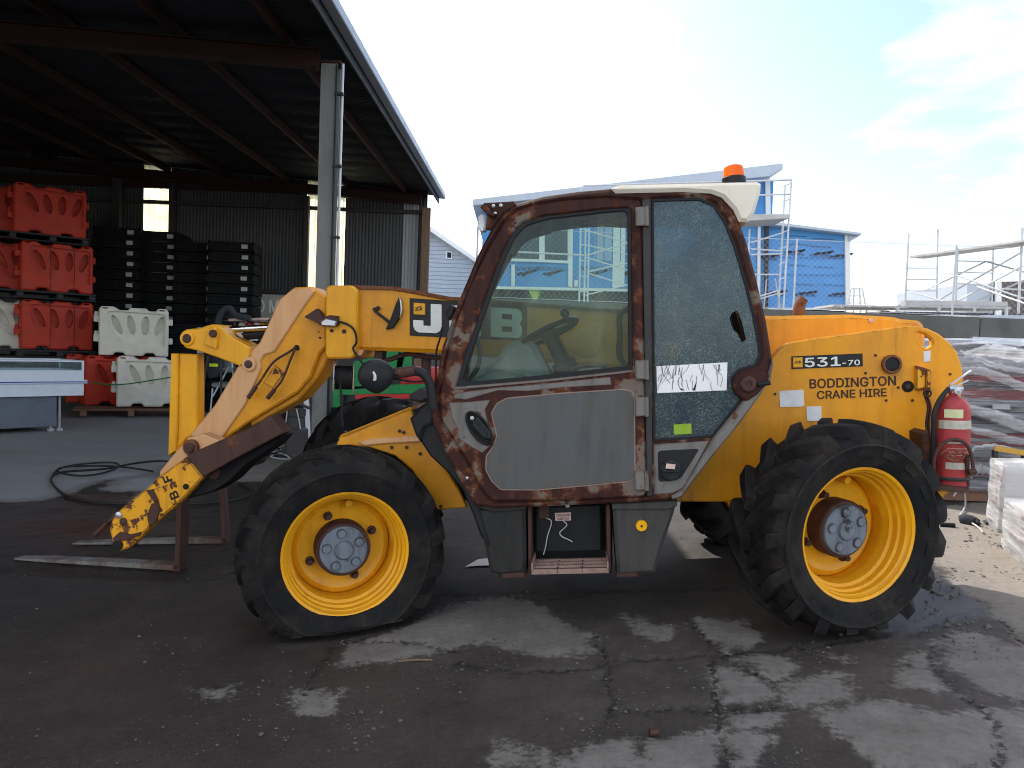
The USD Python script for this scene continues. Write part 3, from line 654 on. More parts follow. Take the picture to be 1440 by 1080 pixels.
def far_wheel(c, a, **k):                               # steered alike, other side of the machine
    mid = np.array([c[0] - .0, 1.15, c[2]])
    kp = c - a * .3
    kp2 = np.array([kp[0], 2 * 1.15 - kp[1], kp[2]])
    return make_wheel(kp2 - a * .3, -a, **k)
make_wheel(V(528, 660, 2.1), -af, lug_h=.035, nl=17, spin=.2, Rt=.62)
far_wheel(cr, ar, lug_h=.05, nl=17, spin=.1)
AX_F, AX_R = cf - af * .3, cr - ar * .3
for k in (AX_F, AX_R):
    part(TH, 'axle', cat(rod((k[0], .3, k[2]), (k[0], 2.0, k[2]), .085, 12), box(k[0] - .16, k[0] + .16, .95, 1.35, k[2] - .16, k[2] + .16, .05), lathe([(.001, 0), (.15, 0), (.17, .06), (.12, .22), (.001, .22)], (k[0], .62, k[2]), n=20)), 'belly')
# ---- chassis
cz = V(640, 705, .7)[2]
part(TH, 'chassis', cat(box(.25, 2.9, .72, .80, cz, cz + .30), box(.25, 2.9, 1.50, 1.58, cz, cz + .30), box(.3, 2.85, .8, 1.5, cz + .05, cz + .25), box(-.35, .5, .75, 1.55, cz + .05, cz + .35, .03)), 'belly')
part(TH, 'engine_cover', cat(box(1.0, 2.6, 1.62, 2.10, cz + .02, cz + .72, .06)), 'yellow')
# ---- boom (behind the cab)
YB = 1.06
boom = [(480, 401), (552, 403), (632, 418), (690, 424), (885, 437), (1085, 444), (1195, 442), (1258, 445.5), (1268, 448.5), (1294, 450.5), (1301, 458), (1303, 478), (1296, 520), (1100, 530), (880, 520), (640, 498), (480, 491)]
part(TH, 'boom', fix(pp(boom, YB, YB + .36, .025, .02)), 'yellow')
part(TH, 'boom_top_strip', fix(pp([(484, 400.5), (556, 403), (632, 417), (885, 436.2), (885, 440), (632, 422), (556, 408), (484, 406)], YB - .012, YB + .37, .002)), 'rust_orange')
part(TH, 'boom_collar', fix(pp([(458, 404), (464, 401), (496, 401.5), (503, 408), (503, 490), (497, 504), (460, 504.5), (457, 499)], YB - .05, YB + .42, .012, .03)), 'yellow_clean')
for x, y, r in ((466.5, 465, .012), (484, 466, .015), (450, 475, .008)):
    q = V(x, y, YB - .05); part(TH, 'bolt', lathe([(r, -.004), (r, .006), (r * .6, .010), (.001, .010)], q, n=12), 'rust_steel')
# nose: bent inner boom, a sun-faded panel on its upper half
nose = [(408, 409), (414, 404), (438, 403), (459, 417), (459, 488), (449, 497), (437, 530), (418, 552), (352, 592), (309, 622), (290, 640), (262, 650), (244, 634), (258, 622), (301, 570), (340, 505), (365, 481), (392, 421)]
part(TH, 'boom_nose', fix(pp(nose, YB + .06, YB + .30, .012)), 'yellow')
cr0 = [(439, 406), (449, 413), (430, 428), (384, 496), (368, 499), (366, 506), (372, 512), (346, 570), (311, 619), (303, 623)]
ri0 = [(408, 409), (436, 405)]
fad = [(411, 406), (437, 405), (443, 410), (430, 427), (385, 495), (371, 499), (366, 508), (368, 516), (345, 568), (312, 616), (301, 621), (268, 612), (259, 622), (301, 570.5), (340, 506), (365, 482), (393, 421.5)]
fad = [(411, 406), (437, 405), (443, 410), (430, 427), (385, 495), (371, 499), (366, 508), (368, 516), (345, 568), (312, 616), (301, 621), (280, 614), (265, 614), (301, 571), (340, 506), (365, 482), (393, 421.5)]
part(TH, 'nose_panel', fix(pp(fad, YB + .045, YB + .07, .008)), 'yellow_faded', label='sun-faded beige panel along the upper side of the bent boom nose')
lo = pp([(459, 486), (449, 497), (437, 530), (418, 552), (352, 592), (352, 600), (420, 562), (446, 532), (460, 505)], YB + .10, YB + .34, .01)
part(TH, 'nose_underside', fix(lo), 'yellow')
q = V(351, 512, YB + .045)
part(TH, 'pivot_boss', lathe([(.052, -.02), (.052, .012), (.046, .018), (.001, .018)], q, n=28), 'yellow_faded')
part(TH, 'pivot_pin', lathe([(.028, .0), (.028, .026), (.022, .03), (.001, .03)], q, n=20), 'rust_steel')
# bent feed pipes on the nose
for pts in ([(416, 488), (408, 494), (386, 508), (370, 530), (360, 544)], [(414, 493), (410, 502), (403, 520), (395, 537), (386, 548)]):
    q = np.array([V(x, y, YB + .005) for x, y in pts])
    part(TH, 'feed_pipe', cat(tube(spline(q, 24), .009, 8), rod(q[-1], q[-1] + (q[-1] - q[-2]) * 1.1, .016, 8)), 'rust_steel')
part(TH, 'wear_plate', fix(pp([(386, 513), (400, 524), (383, 546), (370, 538)], YB + .054, YB + .066, .002)), 'yellow_worn')
q = V(417, 489, YB + .054); part(TH, 'pipe_port', lathe([(.02, -.004), (.02, .003), (.001, .003)], q, n=16), 'belly')
# lever, bracket and hose at the collar
part(TH, 'seal_bracket', fix(cat(pp([(428, 445), (445, 434), (450, 439), (456, 449), (452, 458), (443, 452), (429, 447)], YB - .01, YB + .05, .004), pp([(447, 449), (463, 443), (474, 444), (475, 456), (470, 459), (449, 457)], YB - .09, YB - .05, .006))), 'rust_steel')
part(TH, 'hose_clamp', fix(pp([(451, 452), (458, 448), (473, 452), (471, 459), (452, 458)], YB - .105, YB - .085, .006)), 'zinc')
q = np.array([V(x, y, YB - .08) for x, y in [(476, 452), (486, 455), (497, 463), (501, 474), (500, 484), (497, 488), (502, 500), (511, 513)]])
part(TH, 'hose', tube(spline(q, 40), .008, 7), 'cable_black')
part(TH, 'lever', fix(cat(pp([(523, 434), (532, 430), (534, 434), (529, 437), (549, 452), (546, 455), (526, 439)], YB - .03, YB - .01, .003), pp([(542, 463), (549, 448), (556, 428), (561, 417), (564, 424), (565, 436), (561, 448), (552, 461)], YB - .028, YB - .0, .004))), 'black_plastic')
part(TH, 'lever_edge', fix(pp([(561.5, 417), (564.5, 424), (565.5, 436), (562, 447), (563.5, 436), (562.5, 426)], YB - .03, YB - .01, .001)), 'zinc')
# maker's decal on the boom side: J C B
dec = P([(576, 419), (741, 431), (741, 480), (576, 472)], YB - .004)
part(TH, 'maker_decal', fix(prism(dec, YB - .004, YB - .001, .0005)), 'decal_black')
def letterJ(): return [np.array([(.62, 1), (.62, .24), (.36, .24), (.36, .42), (0, .42), (0, .22), (.05, .08), (.18, 0), (.80, 0), (.94, .08), (1, .22), (1, 1)])]
def letterC(): return [np.array([(1, 1), (.18, 1), (.05, .93), (0, .8), (0, .2), (.05, .07), (.18, 0), (1, 0), (1, .26), (.38, .26), (.38, .74), (1, .74)])]
def letterB(): return [np.array([(0, 0), (.84, 0), (.96, .07), (1, .2), (1, .38), (.93, .5), (1, .62), (1, .8), (.96, .93), (.84, 1), (0, 1)]), np.array([(.36, .2), (.36, .38), (.68, .38), (.68, .2)]), np.array([(.36, .62), (.36, .8), (.68, .8), (.68, .62)])]
def put_letter(rings, quad):
    q = P(quad, YB - .007)                                        # bl, br, tr, tl
    def m(r):
        r = roundp(r, .03, 3); u, w = r[:, :1], r[:, 1:]
        return (1 - u) * (1 - w) * q[0] + u * (1 - w) * q[1] + u * w * q[2] + (1 - u) * w * q[3]
    return fix(prism(m(rings[0]), YB - .007, YB - .0035, .0004, [m(r) for r in rings[1:]]))
part(TH, 'letter_j', put_letter(letterJ(), [(581, 467), (621, 469), (621, 428), (581, 426)]), 'decal_white')
part(TH, 'letter_c', put_letter(letterC(), [(632, 470), (676, 473), (676, 431), (632, 429)]), 'decal_white')
part(TH, 'letter_b', put_letter(letterB(), [(690, 473.5), (734, 476), (734, 434.5), (690, 432)]), 'decal_white')
lg = P([(581.5, 425.5), (598, 426.5), (598, 443), (581.5, 442)], YB - .0075)
part(TH, 'decal_logo', fix(prism(lg, YB - .0085, YB - .0036, .0004)), 'yellow_clean')
tq = V(583.5, 437.5, YB - .0085); part(TH, 'logo_lettering', text('JCB', tq[0], tq[2], .026, YB - .0085, .052, True, tilt=.12), 'decal_black', False)
# circular boss on boom seen through the window
q = V(823, 480, YB); part(TH, 'boom_plate', lathe([(.11, -.002), (.11, .01), (.10, .014), (.001, .014)], q, n=36), 'yellow')
# hose reel under the collar
rc = V(483, 531, YB + .12)
ra = MV @ np.cross(ray(483, 531), [0, 0, 1.0]); ra /= np.linalg.norm(ra)
part(TH, 'reel_drum', tube([rc - ra * .06, rc + ra * .06], .075, 20), 'cable_black')
part(TH, 'reel_hose', cat(*[lathe([(.082, -.006), (.088, 0), (.082, .006)], rc + ra * (-.055 + .0122 * k), axis=ra, n=24) for k in range(10)]), 'cable_black', True)
for s in (-1, 1):
    part(TH, 'reel_flange', lathe([(.001, -.003), (.115, -.003), (.115, .003), (.001, .003)], rc + ra * (.068 * s), axis=ra, n=32), 'sticker_pink')
part(TH, 'reel_tail', tube(spline([rc + [-.0, -.08, 0], rc + [.005, -.085, -.12], rc + [.0, -.08, -.26], rc + [0, -.08, -.34]], 20), .008, 7), 'cable_black')
# steel pipe run and bracket under the boom
q = np.array([V(x, y, YB + .1) for x, y in [(537, 508), (556, 503), (572, 498), (590, 500), (615, 503), (650, 505)]])
part(TH, 'pipe_run', cat(tube(spline(q, 30), .017, 8), fix(pp([(592, 503), (603, 503), (603, 530), (592, 530)], YB + .12, YB + .2, .004)), fix(pp([(526, 492), (538, 492), (536, 515), (528, 512)], YB + .05, YB + .16, .004))), 'rust_steel')
part(TH, 'pipe_bracket', fix(pp([(484, 490), (512, 492), (508, 500), (490, 502)], YB - .02, YB + .1, .004)), 'yellow_faded')
# ---- tilt linkage, carriage, forks
YC = YB + .03
part(TH, 'tilt_link', fix(pp([(253, 478), (255, 467), (262, 463), (281, 461.5), (290, 458), (298, 456), (304, 456), (311, 460), (323, 473), (350, 488), (352, 500), (338, 515), (307, 503), (278, 493), (260, 489)], YC, YC + .22, .008, .01)), 'yellow_clean')
part(TH, 'link_lug', fix(pp([(286, 484), (292, 463), (298, 459), (305, 463), (306, 473), (304, 491)], YC - .022, YC + .02, .005, .01)), 'yellow_clean')
for x, y, r, yy in ((263, 476, .033, YC - .012), (299, 469, .027, YC - .035)):
    q = V(x, y, yy)
    part(TH, 'pivot_pin', lathe([(r, -.02), (r, .004), (r * .8, .010), (.001, .010)], q, n=20), 'rust_steel')
q = V(263, 476, YC - .006); part(TH, 'pivot_boss', lathe([(.052, -.01), (.052, .004), (.046, .008), (.001, .008)], q, n=28), 'yellow_clean')
a, b = V(322, 463.5, YC + .15), V(410, 459, YC + .15)
part(TH, 'tilt_ram', cat(rod(a, b, .024, 14)), 'chrome')
part(TH, 'ram_body', cat(rod(V(345, 471, YC + .2), V(430, 462, YC + .2), .040, 14), rod(V(316, 464, YC + .12), V(352, 489, YC + .12), .022, 10)), 'black_plastic')
YM = YC + .05
part(TH, 'carriage_upright', fix(cat(pp([(243, 497), (277, 498), (277.5, 560), (277, 612), (262, 616), (248, 634), (236.5, 641), (238, 575)], YM, YM + .10, .008), pp([(240, 497), (250, 497), (249, 600), (247, 634), (236, 641), (238, 575)], YM - .02, YM + .02, .006))), 'yellow_clean')
YA = .86
part(TH, 'carriage_bracket', fix(pp([(226, 690), (224, 663), (248, 634), (264, 616), (282, 610), (306, 619), (312, 632), (286, 668)], YA - .02, YA + .1, .008, .01)), 'yellow_faded')
q = V(269, 629, YA - .03)
part(TH, 'pivot_boss', lathe([(.055, -.02), (.055, .012), (.046, .02), (.001, .02)], q, n=24), 'rust_orange')
part(TH, 'pivot_pin', lathe([(.034, 0), (.034, .032), (.026, .038), (.001, .038)], q, n=18), 'rust_steel')
YF = .56
arm = [(153, 745), (157, 731), (168, 717), (207, 686), (222, 671), (262, 642), (286, 671), (255, 704), (228, 727), (206, 746), (183, 770), (169, 775), (160, 772)]
part(TH, 'carriage_arm', fix(pp(arm, YF, YF + .07, .010, .012)), 'yellow_worn', label='chipped yellow arm of the carriage lettered B-F')
# worn weld seams and lumps on the arm
part(TH, 'arm_strap', fix(cat(pp([(205, 690), (214, 688), (222, 704), (217, 708)], YF - .012, YF + .01, .004), pp([(206, 725), (212, 709), (222, 705), (225, 716), (220, 733), (209, 742)], YF - .010, YF + .01, .006), pp([(158, 757), (168, 748), (182, 752), (198, 748), (196, 753), (178, 760), (160, 762)], YF - .012, YF + .01, .004))), 'rust_steel')
for x, y, r, mm in ((167.5, 724, .022, 'zinc'), (174, 733, .024, 'rust_steel'), (166, 766, .035, 'belly'), (262, 684, .018, 'belly')):
    q = V(x, y, YF); part(TH, 'bolt', lathe([(r, -.004), (r, .010), (r * .6, .016), (.001, .016)], q, n=14), mm)
q0, q1 = V(252, 699, YF), V(242, 674, YF)
part(TH, 'arm_lettering', text('B-F', q0[0], q0[2], .055, YF - .0005, .16, True, tilt=math.atan2(q1[2] - q0[2], q1[0] - q0[0])), 'decal_black', False)
part(TH, 'latch_pin', cat(rod(V(133, 752, YF + .03), V(152, 735, YF + .03), .016, 8), fix(pp([(148, 738), (158, 722), (166, 720), (158, 732)], YF + .01, YF + .05, .004))), 'rust_steel')
brown = [(262, 640), (309, 619.5), (349, 603.5), (378.5, 584), (398.5, 609), (338, 641), (285, 671)]
part(TH, 'carriage_beam', fix(pp(brown, YF - .02, YF + .13, .006)), 'rust_steel', label='bare brown rusted box beam of the carriage')
part(TH, 'carriage_underside', fix(pp([(285, 671), (338, 641), (398, 612), (385, 628), (345, 655), (322, 678), (300, 692), (262, 702)], YF + .06, YF + .24, .01)), 'belly')
e0, e1 = V(390, 602, YF + .1), V(190, 745, YF + .1)
for (x, y, r, ln) in ((300, 664, .045, .7),):
    q = V(x, y, YF + .05)
    part(TH, 'carriage_shaft', rod(q, q + [0, ln, 0], r, 16), 'rust_steel')
def fork(tip, heel, top, wdt=.105):
    a, b = to_local(G(*tip)), to_local(G(*heel))
    d = b - a; L = np.linalg.norm(d); d /= L
    s = np.array([-d[1], d[0], 0]); s /= np.linalg.norm(s); n = np.cross(d, s)
    if n[2] < 0: n = -n
    z0 = .006
    prof = [(0, .006), (.02, .010), (.25, .022), (L - .06, .040), (L - .01, .043)]
    v, f = [], []
    for t, h in prof:
        for si, hh in ((-1, 0), (1, 0), (1, 1), (-1, 1)):
            ww = wdt / 2 * (.55 if t < .015 else 1 if t > .05 else .8)
            v.append(a + d * t + s * si * ww + n * (z0 + hh * h))
    for i_ in range(len(prof) - 1):
        for k in range(4):
            p_, q_ = i_ * 4 + k, i_ * 4 + (k + 1) % 4
            f += [(p_, q_, p_ + 4), (q_, q_ + 4, p_ + 4)]
    f += [(0, 2, 1), (0, 3, 2), (len(v) - 4, len(v) - 3, len(v) - 2), (len(v) - 4, len(v) - 2, len(v) - 1)]
    blade = T(v, f); blade.fix_normals()
    t_ = V(*top, b[1])
    up = t_ - b; up = up / np.linalg.norm(up)
    sh = beam(b - d * .02 + n * .01, t_, .105, .045, up=d)
    sh2 = hull(np.vstack([b + s * si * wdt / 2 + d * x + n * z for si in (-1, 1) for x, z in ((-.05, 0), (-.05, .045), (.0, .0), (.0, .07), (-.03, .09))]))
    h = holder(TH, 'fork')
    part(h, 'fork_blade', blade, 'fork_steel', 30); part(h, 'fork_shank', cat(sh, sh2), 'rust_steel', 30)
fork((24, 786), (258, 801), (258, 685)); fork((104, 765), (322, 763), (312, 668))
# ---- front fender
YFD = .50
fen = [(470, 634), (478, 612), (530, 591), (577, 572), (586, 596), (597, 622), (620, 650), (645, 690), (656, 714), (612, 717), (600, 692), (580, 662), (556, 641), (520, 629), (490, 626)]
part(TH, 'front_fender', fix(pp(fen, YFD, YFD + .05, .008)), 'yellow')
part(TH, 'fender_top', fix(pp([(478, 612), (530, 591), (577, 572), (580, 577), (532, 596), (482, 617)], YFD + .0, YFD + .55, .004)), 'yellow')
part(TH, 'fender_fold', fix(pp([(503, 622), (520, 617), (592, 612), (597, 621), (540, 624), (512, 627)], YFD - .018, YFD + .01, .006)), 'yellow_faded')
for x, y in ((551, 629), (572, 629), (591, 638), (620, 712), (562, 606), (568, 608)):
    q = V(x, y, YFD); part(TH, 'bolt', lathe([(.011, -.002), (.011, .006), (.001, .008)], q, n=10), 'rust_steel')
q = V(478, 620, YFD + .02); part(TH, 'fender_stop', cat(rod(q, q + [.05, 0, .05], .018, 8)), 'black_plastic')
# ---- rear side plate
YR = .62
plate = [(900, 560), (985, 560), (1060, 535), (1088, 498), (1096, 489), (1109, 482), (1150, 475), (1272, 458.5), (1290, 458.5), (1305, 462), (1320, 469), (1336, 482), (1346, 495), (1353, 515), (1355, 535), (1350, 575), (1330, 640), (1318, 680), (1310, 703), (1200, 710), (1100, 712), (1030, 706), (940, 706)]
part(TH, 'rear_side_plate', fix(pp(plate, YR, YR + .04, .008, .0, [[(1288, 468), (1292, 466.5), (1303, 470), (1311, 478), (1311, 486), (1303, 491), (1297, 487)]], .006)), 'yellow')
part(TH, 'rear_side_plate', fix(prism(P(plate, YR), 1.55, 1.59, .006)), 'yellow', label='far rear side plate of the chassis')
part(TH, 'tail_block', fix(prism(P([(1190, 560), (1330, 520), (1340, 600), (1320, 690), (1180, 700)], YR), YR + .05, 1.54, .02)), 'yellow')
q = V(1252.5, 512, YR)
part(TH, 'boss_ring', lathe([(.054, -.01), (.056, .022), (.050, .028), (.041, .028), (.040, .004), (.001, .004)], q, n=32), 'rust_orange')
part(TH, 'boss_plug', lathe([(.040, -.01), (.039, .018), (.034, .021), (.001, .021)], q, n=28), 'black_plastic')
q = V(1276.5, 543.5, YR)
part(TH, 'plate_hole', lathe([(.034, -.01), (.034, .003), (.026, .004), (.001, .002)], q, n=28), 'belly')
part(TH, 'hole_pin', lathe([(.016, 0), (.014, .008), (.001, .008)], q, n=14), 'rust_steel')
for x, y in ((1217, 524.5), (1231, 499.5), (1090, 554), (1283, 563), (1336, 526), (1051, 656), (1246, 563), (1263, 545)):
    q = V(x, y, YR); part(TH, 'bolt', lathe([(.008, -.002), (.008, .004), (.001, .006)], q, n=10), 'rust_steel')
bd = P([(1113, 501), (1213, 497), (1213.5, 515), (1113, 519)], YR - .003)
part(TH, 'model_badge', fix(prism(bd, YR - .003, YR - .0005, .0004)), 'decal_black')
sl = math.atan2(bd[1][1] - bd[0][1], bd[1][0] - bd[0][0])
lg = P([(1115, 502.5), (1129, 502), (1129, 516.5), (1115, 517)], YR - .005)
part(TH, 'badge_logo', fix(prism(lg, YR - .005, YR - .0028, .0003)), 'yellow_clean')
q = V(1117, 511, YR); part(TH, 'logo_lettering', text('JCB', q[0], q[2], .015, YR - .0052, .036, True, .002, tilt=sl), 'decal_black', False)
q = V(1131.5, 516, YR); q2 = V(1182, 514, YR); part(TH, 'badge_number', text('531', q[0], q[2], .052, YR - .0035, q2[0] - q[0], True, .002, tilt=sl), 'decal_white', False)
q = V(1184, 514, YR); q2 = V(1209, 513, YR); part(TH, 'badge_suffix', text('-70', q[0], q[2], .030, YR - .0035, q2[0] - q[0], True, .002, tilt=sl), 'decal_white', False)
for s, (x0, y0), (x1, y1), hh in (('BODDINGTON', (1138.5, 546), (1260, 541.5), .053), ('CRANE HIRE', (1149, 561), (1247, 557), .046)):
    a, b = V(x0, y0, YR), V(x1, y1, YR); part(TH, 'lettering', text(s, a[0], a[2], hh, YR, b[0] - a[0], True, .002, tilt=math.atan2(b[2] - a[2], b[0] - a[0])), 'letter_brown', False)
for q in ([(1096, 550), (1130, 548), (1131, 570), (1127, 572), (1097, 572.5)], [(1134, 572), (1155, 571), (1155.5, 592), (1135, 592)], [(1299, 494), (1309, 493), (1308, 508), (1299, 509)]):
    part(TH, 'sticker', fix(pp(q, YR - .003, YR, .0004)), 'sticker_white')
part(TH, 'hook_bracket', fix(cat(pp([(1289, 514), (1308, 519), (1310, 524), (1300, 546), (1289, 548)], YR - .03, YR, .004), pp([(1304, 520), (1309, 521), (1309, 548), (1304, 550)], YR - .05, YR - .0, .003))), 'yellow_worn')
q = np.array([V(x, y, YR - .05) for x, y in [(1304, 545), (1301, 555), (1305, 570), (1303, 590), (1304, 612), (1306, 625), (1312, 640)]])
part(TH, 'tie_wire', cat(tube(spline(q, 30), .007, 6), tube(spline(q + [.012, -.004, .0], 30), .006, 6), lathe([(.020, 0), (.026, .006), (.020, .012), (.014, .006), (.020, 0)], V(1303.5, 553, YR - .06), n=14)), 'rust_steel', True)
# extinguisher cradle
YX = .40
part(TH, 'cradle', cat(fix(pp([(1298, 610), (1306, 606), (1312, 650), (1322, 690), (1309, 690), (1300, 650)], YX + .02, YX + .2, .005)), fix(pp([(1306, 682), (1364, 686), (1356, 694), (1330, 690), (1306, 688)], YX - .12, YX + .14, .003))), 'rust_steel')
part(TH, 'cradle_foot', fix(pp([(1312, 690), (1336, 690), (1318, 709), (1310, 700)], YX + .1, YX + .2, .004)), 'yellow_worn')
# exhaust stub, tail items
q = np.array([V(x, y, 1.72) for x, y in [(1124, 470), (1124, 442), (1125, 428), (1130, 420)]])
part(TH, 'exhaust_stub', tube(spline(q, 16), np.linspace(.052, .038, 16), 16), 'rust_orange')
q = V(1225, 451, YB - .005); part(TH, 'bolt', lathe([(.014, 0), (.014, .006), (.001, .008)], q, n=12), 'sticker_pink')

# ---- cab
YK = .12                                                # outer skin of the cab
out = [(668, 711), (650, 682), (628, 640), (606, 592), (603, 566), (611, 545), (622, 487), (644, 425), (671, 360), (689, 325), (704, 302), (724, 288), (762, 277), (812, 270), (862, 266), (985, 268), (1012, 274), (1034, 296), (1050, 340), (1064, 392), (1078, 452), (1086, 503), (1083, 530), (1064, 558), (1040, 592), (1010, 628), (978, 668), (957, 697), (940, 704), (905, 706), (760, 713), (700, 715)]
door = [(902, 281), (852, 278), (795, 281.5), (757, 287.5), (727, 295), (708, 313), (687, 348), (662, 398), (643, 446), (628, 502), (617, 558), (620, 590), (641, 622), (658, 650), (677, 688), (692, 705), (800, 704), (909, 698)]
glass_r = [(916, 279), (984, 277), (1006, 286), (1022, 310), (1036, 345), (1050, 392), (1062, 440), (1070, 480), (1072, 500), (1064, 515), (1040, 522), (1032, 532), (1034, 548), (1046, 562), (1003, 616), (918, 621)]
fuelp = [(918, 624), (1000, 619), (962, 688), (946, 695), (919, 697)]
part(TH, 'cab_frame', fix(pp(out, YK, YK + .07, .014, .0, [door, glass_r], .012)), 'cab_rust')
FAR = prism(P(out, YK), .98, 1.04, .012, [roundp(P(door, YK), .02), roundp(P(glass_r, YK), .02)])
part(TH, 'cab_frame', fix(FAR), 'cab_rust', label='far side frame of the cab')
# cross members: roof rails, sills, floor, rear wall, front corner, dash
po = P(out, YK)
def inset_cw(p, b): return inset(p, b if area2(p) > 0 else -b)
def cross(i0, i1, th, mat, nm, y0=YK + .07, y1=.98):
    ring = po[i0:i1 + 1]; inn = inset_cw(po, th)[i0:i1 + 1]
    part(TH, nm, fix(prism(np.vstack([ring, inn[::-1]]), y0, y1, 0)), mat)
cross(12, 16, .05, 'cab_rust', 'cab_ceiling')
cross(26, 31, .05, 'cab_rust', 'cab_floor')
cross(0, 4, .03, 'cab_rust', 'cab_front_wall')
cross(21, 26, .035, 'cab_rust', 'cab_rear_wall')
cross(17, 21, .008, 'smoked_glass', 'rear_window')
part(TH, 'windscreen_rail', fix(prism(np.vstack([po[9:13], inset_cw(po, .06)[9:13][::-1]]), YK + .07, .98, 0)), 'cab_rust')
part(TH, 'windscreen', fix(prism(np.vstack([po[4:10], inset_cw(po, .010)[4:10][::-1]]), YK + .07, .98, 0)), 'far_glass')
part(TH, 'far_window', fix(prism(roundp(P(door, YK), .02), 1.005, 1.012, 0)), 'far_glass')
part(TH, 'rear_far_window', fix(prism(roundp(P(glass_r, YK), .02), 1.005, 1.012, 0)), 'far_glass')
# seams on the pillar and rounded outer tube
# door
wo = [(640, 546), (654, 497), (672, 447), (699, 372), (717, 332), (734, 312), (768, 303), (848, 294), (888, 291.5), (890, 522), (760, 536)]
D = part(TH, 'door', fix(pp(door, YK - .008, YK + .04, .010, .03, [wo], .02)), 'cab_rust')
seal_in = [(650, 535), (663, 497), (680, 447), (706, 374), (723, 336), (738, 318), (770, 308), (848, 299), (882, 296), (884, 514), (760, 528), (660, 537)]
part(D, 'window_seal', fix(pp(wo, YK + .002, YK + .03, .004, .02, [seal_in], .03)), 'black_plastic')
part(D, 'seal_edge', fix(pp([(638.5, 548), (641, 544), (762, 534), (891, 520), (891, 523.5), (762, 537.5)], YK - .010, YK + .0, .001)), 'cab_grey')
part(D, 'door_window', fix(pp(wo, YK + .014, YK + .020, 0, .02)), 'door_glass')
pan = [(691, 581), (699, 567), (713, 560), (790, 553), (878, 547.5), (889, 551), (892, 561), (893, 672), (884, 677), (823, 683), (756, 689), (704, 688.5), (691, 676), (683, 660), (684, 641), (694, 627), (699, 612), (694, 593)]
part(D, 'door_panel', fix(pp(pan, YK - .013, YK - .004, .005, .012)), 'door_skin', label='bare grey door skin with oily streaks')
part(D, 'panel_edge', fix(prism(inset_cw(roundp(P(pan, YK - .010), .012), -.0035), YK - .0105, YK - .006, .001)), 'tread_steel')
part(D, 'paint_patch', fix(cat(pp([(631, 566), (660, 565), (690, 562), (682, 576), (686, 594), (692, 610), (690, 626), (678, 637), (662, 628), (644, 616), (643, 602), (636, 588)], YK - .0105, YK - .006, .001), pp([(640, 553), (700, 545), (760, 540), (858, 530), (860, 541), (790, 545), (742, 550), (700, 549), (655, 562), (638, 560)], YK - .0100, YK - .006, .001))), 'cab_grey', label='flakes of old grey paint left around the handle')
hc = V(674, 602, YK - .012)
ell = np.array([(hc[0] + .075 * math.cos(a) * math.cos(.5) + .105 * math.sin(a) * -math.sin(.35), hc[2] + .055 * math.cos(a) * -.2 + .098 * math.sin(a)) for a in np.linspace(0, 2 * math.pi, 28)[:-1]])
part(D, 'handle_recess', fix(prism(ell, YK - .026, YK - .008, .006, [inset(ell, .014)])), 'black_plastic')
part(D, 'handle_back', fix(prism(inset(ell, .010), YK - .012, YK - .009, 0)), 'belly')
part(D, 'door_handle', fix(pp([(664, 590), (671, 586), (688, 606), (690, 618), (680, 617), (664, 600)], YK - .030, YK - .012, .006, .01)), 'black_gloss')
q = V(664, 588, YK - .03); part(D, 'lock', lathe([(.011, -.004), (.011, .008), (.005, .010), (.001, .006)], q, n=16), 'zinc')
# hinges
for y0 in (304, 520, 572, 676):
    part(TH, 'door_hinge', fix(cat(pp([(893, y0 - 13), (909, y0 - 14), (909.5, y0 + 13), (894, y0 + 14)], YK - .028, YK - .0, .005), rod(V(909, y0 - 14, YK - .02), V(909.5, y0 + 14, YK - .02), .013, 10))), 'cab_grey')
part(TH, 'pillar_strip', fix(pp([(903, 282), (915, 279), (917.5, 697), (910, 698)], YK - .010, YK + .02, .004)), 'dark_steel')
# rear quarter
brk = [(1029, 440), (1037, 436), (1044, 455), (1049, 478), (1043, 482), (1038, 470), (1030, 462), (1026, 448)]
part(TH, 'rear_pane', fix(pp(glass_r, YK + .022, YK + .028, 0, .012, [brk])), 'shattered', label='crazed and partly broken rear quarter glass')
part(TH, 'pane_seal', fix(prism(roundp(P(glass_r, YK), .012), YK + .012, YK + .02, .002, [inset_cw(roundp(P(glass_r, YK), .012), .014)])), 'black_plastic')
part(TH, 'pane_sticker', fix(pp([(923, 515), (1023, 509.5), (1022, 549), (924, 553)], YK + .017, YK + .021, .001)), 'paper_white')
crk_ = []
for k in range(34):
    x0 = rnd.uniform(926, 1018); y0 = 512.5 if k % 2 else rnd.uniform(514, 538); a_ = rnd.uniform(1.2, 1.9); q = [(x0, y0)]
    for _ in range(rnd.randint(2, 6)):
        a_ += rnd.uniform(-.35, .35); q.append((min(max(q[-1][0] + 5 * math.cos(a_), 925), 1020), min(q[-1][1] + 5 * abs(math.sin(a_)), 549)))
    w_ = rnd.uniform(.35, .7)
    crk_.append(fix(pp(q + [(x + w_, y) for x, y in q[::-1]], YK + .0155, YK + .0172, 0)))
part(TH, 'sticker_cracks', cat(*crk_), 'black_plastic', False)
part(TH, 'pane_label', fix(pp([(947, 597), (972, 595.5), (973, 610), (948, 611.5)], YK + .017, YK + .021, .001)), 'sticker_green')
part(TH, 'fuel_panel', fix(pp(fuelp, YK - .006, YK + .03, .010, .01)), 'cab_grey')
part(TH, 'fuel_recess', fix(pp([(925, 634), (984, 631), (958, 672), (948, 676), (926, 678)], YK - .009, YK - .004, .003, .02)), 'black_plastic')
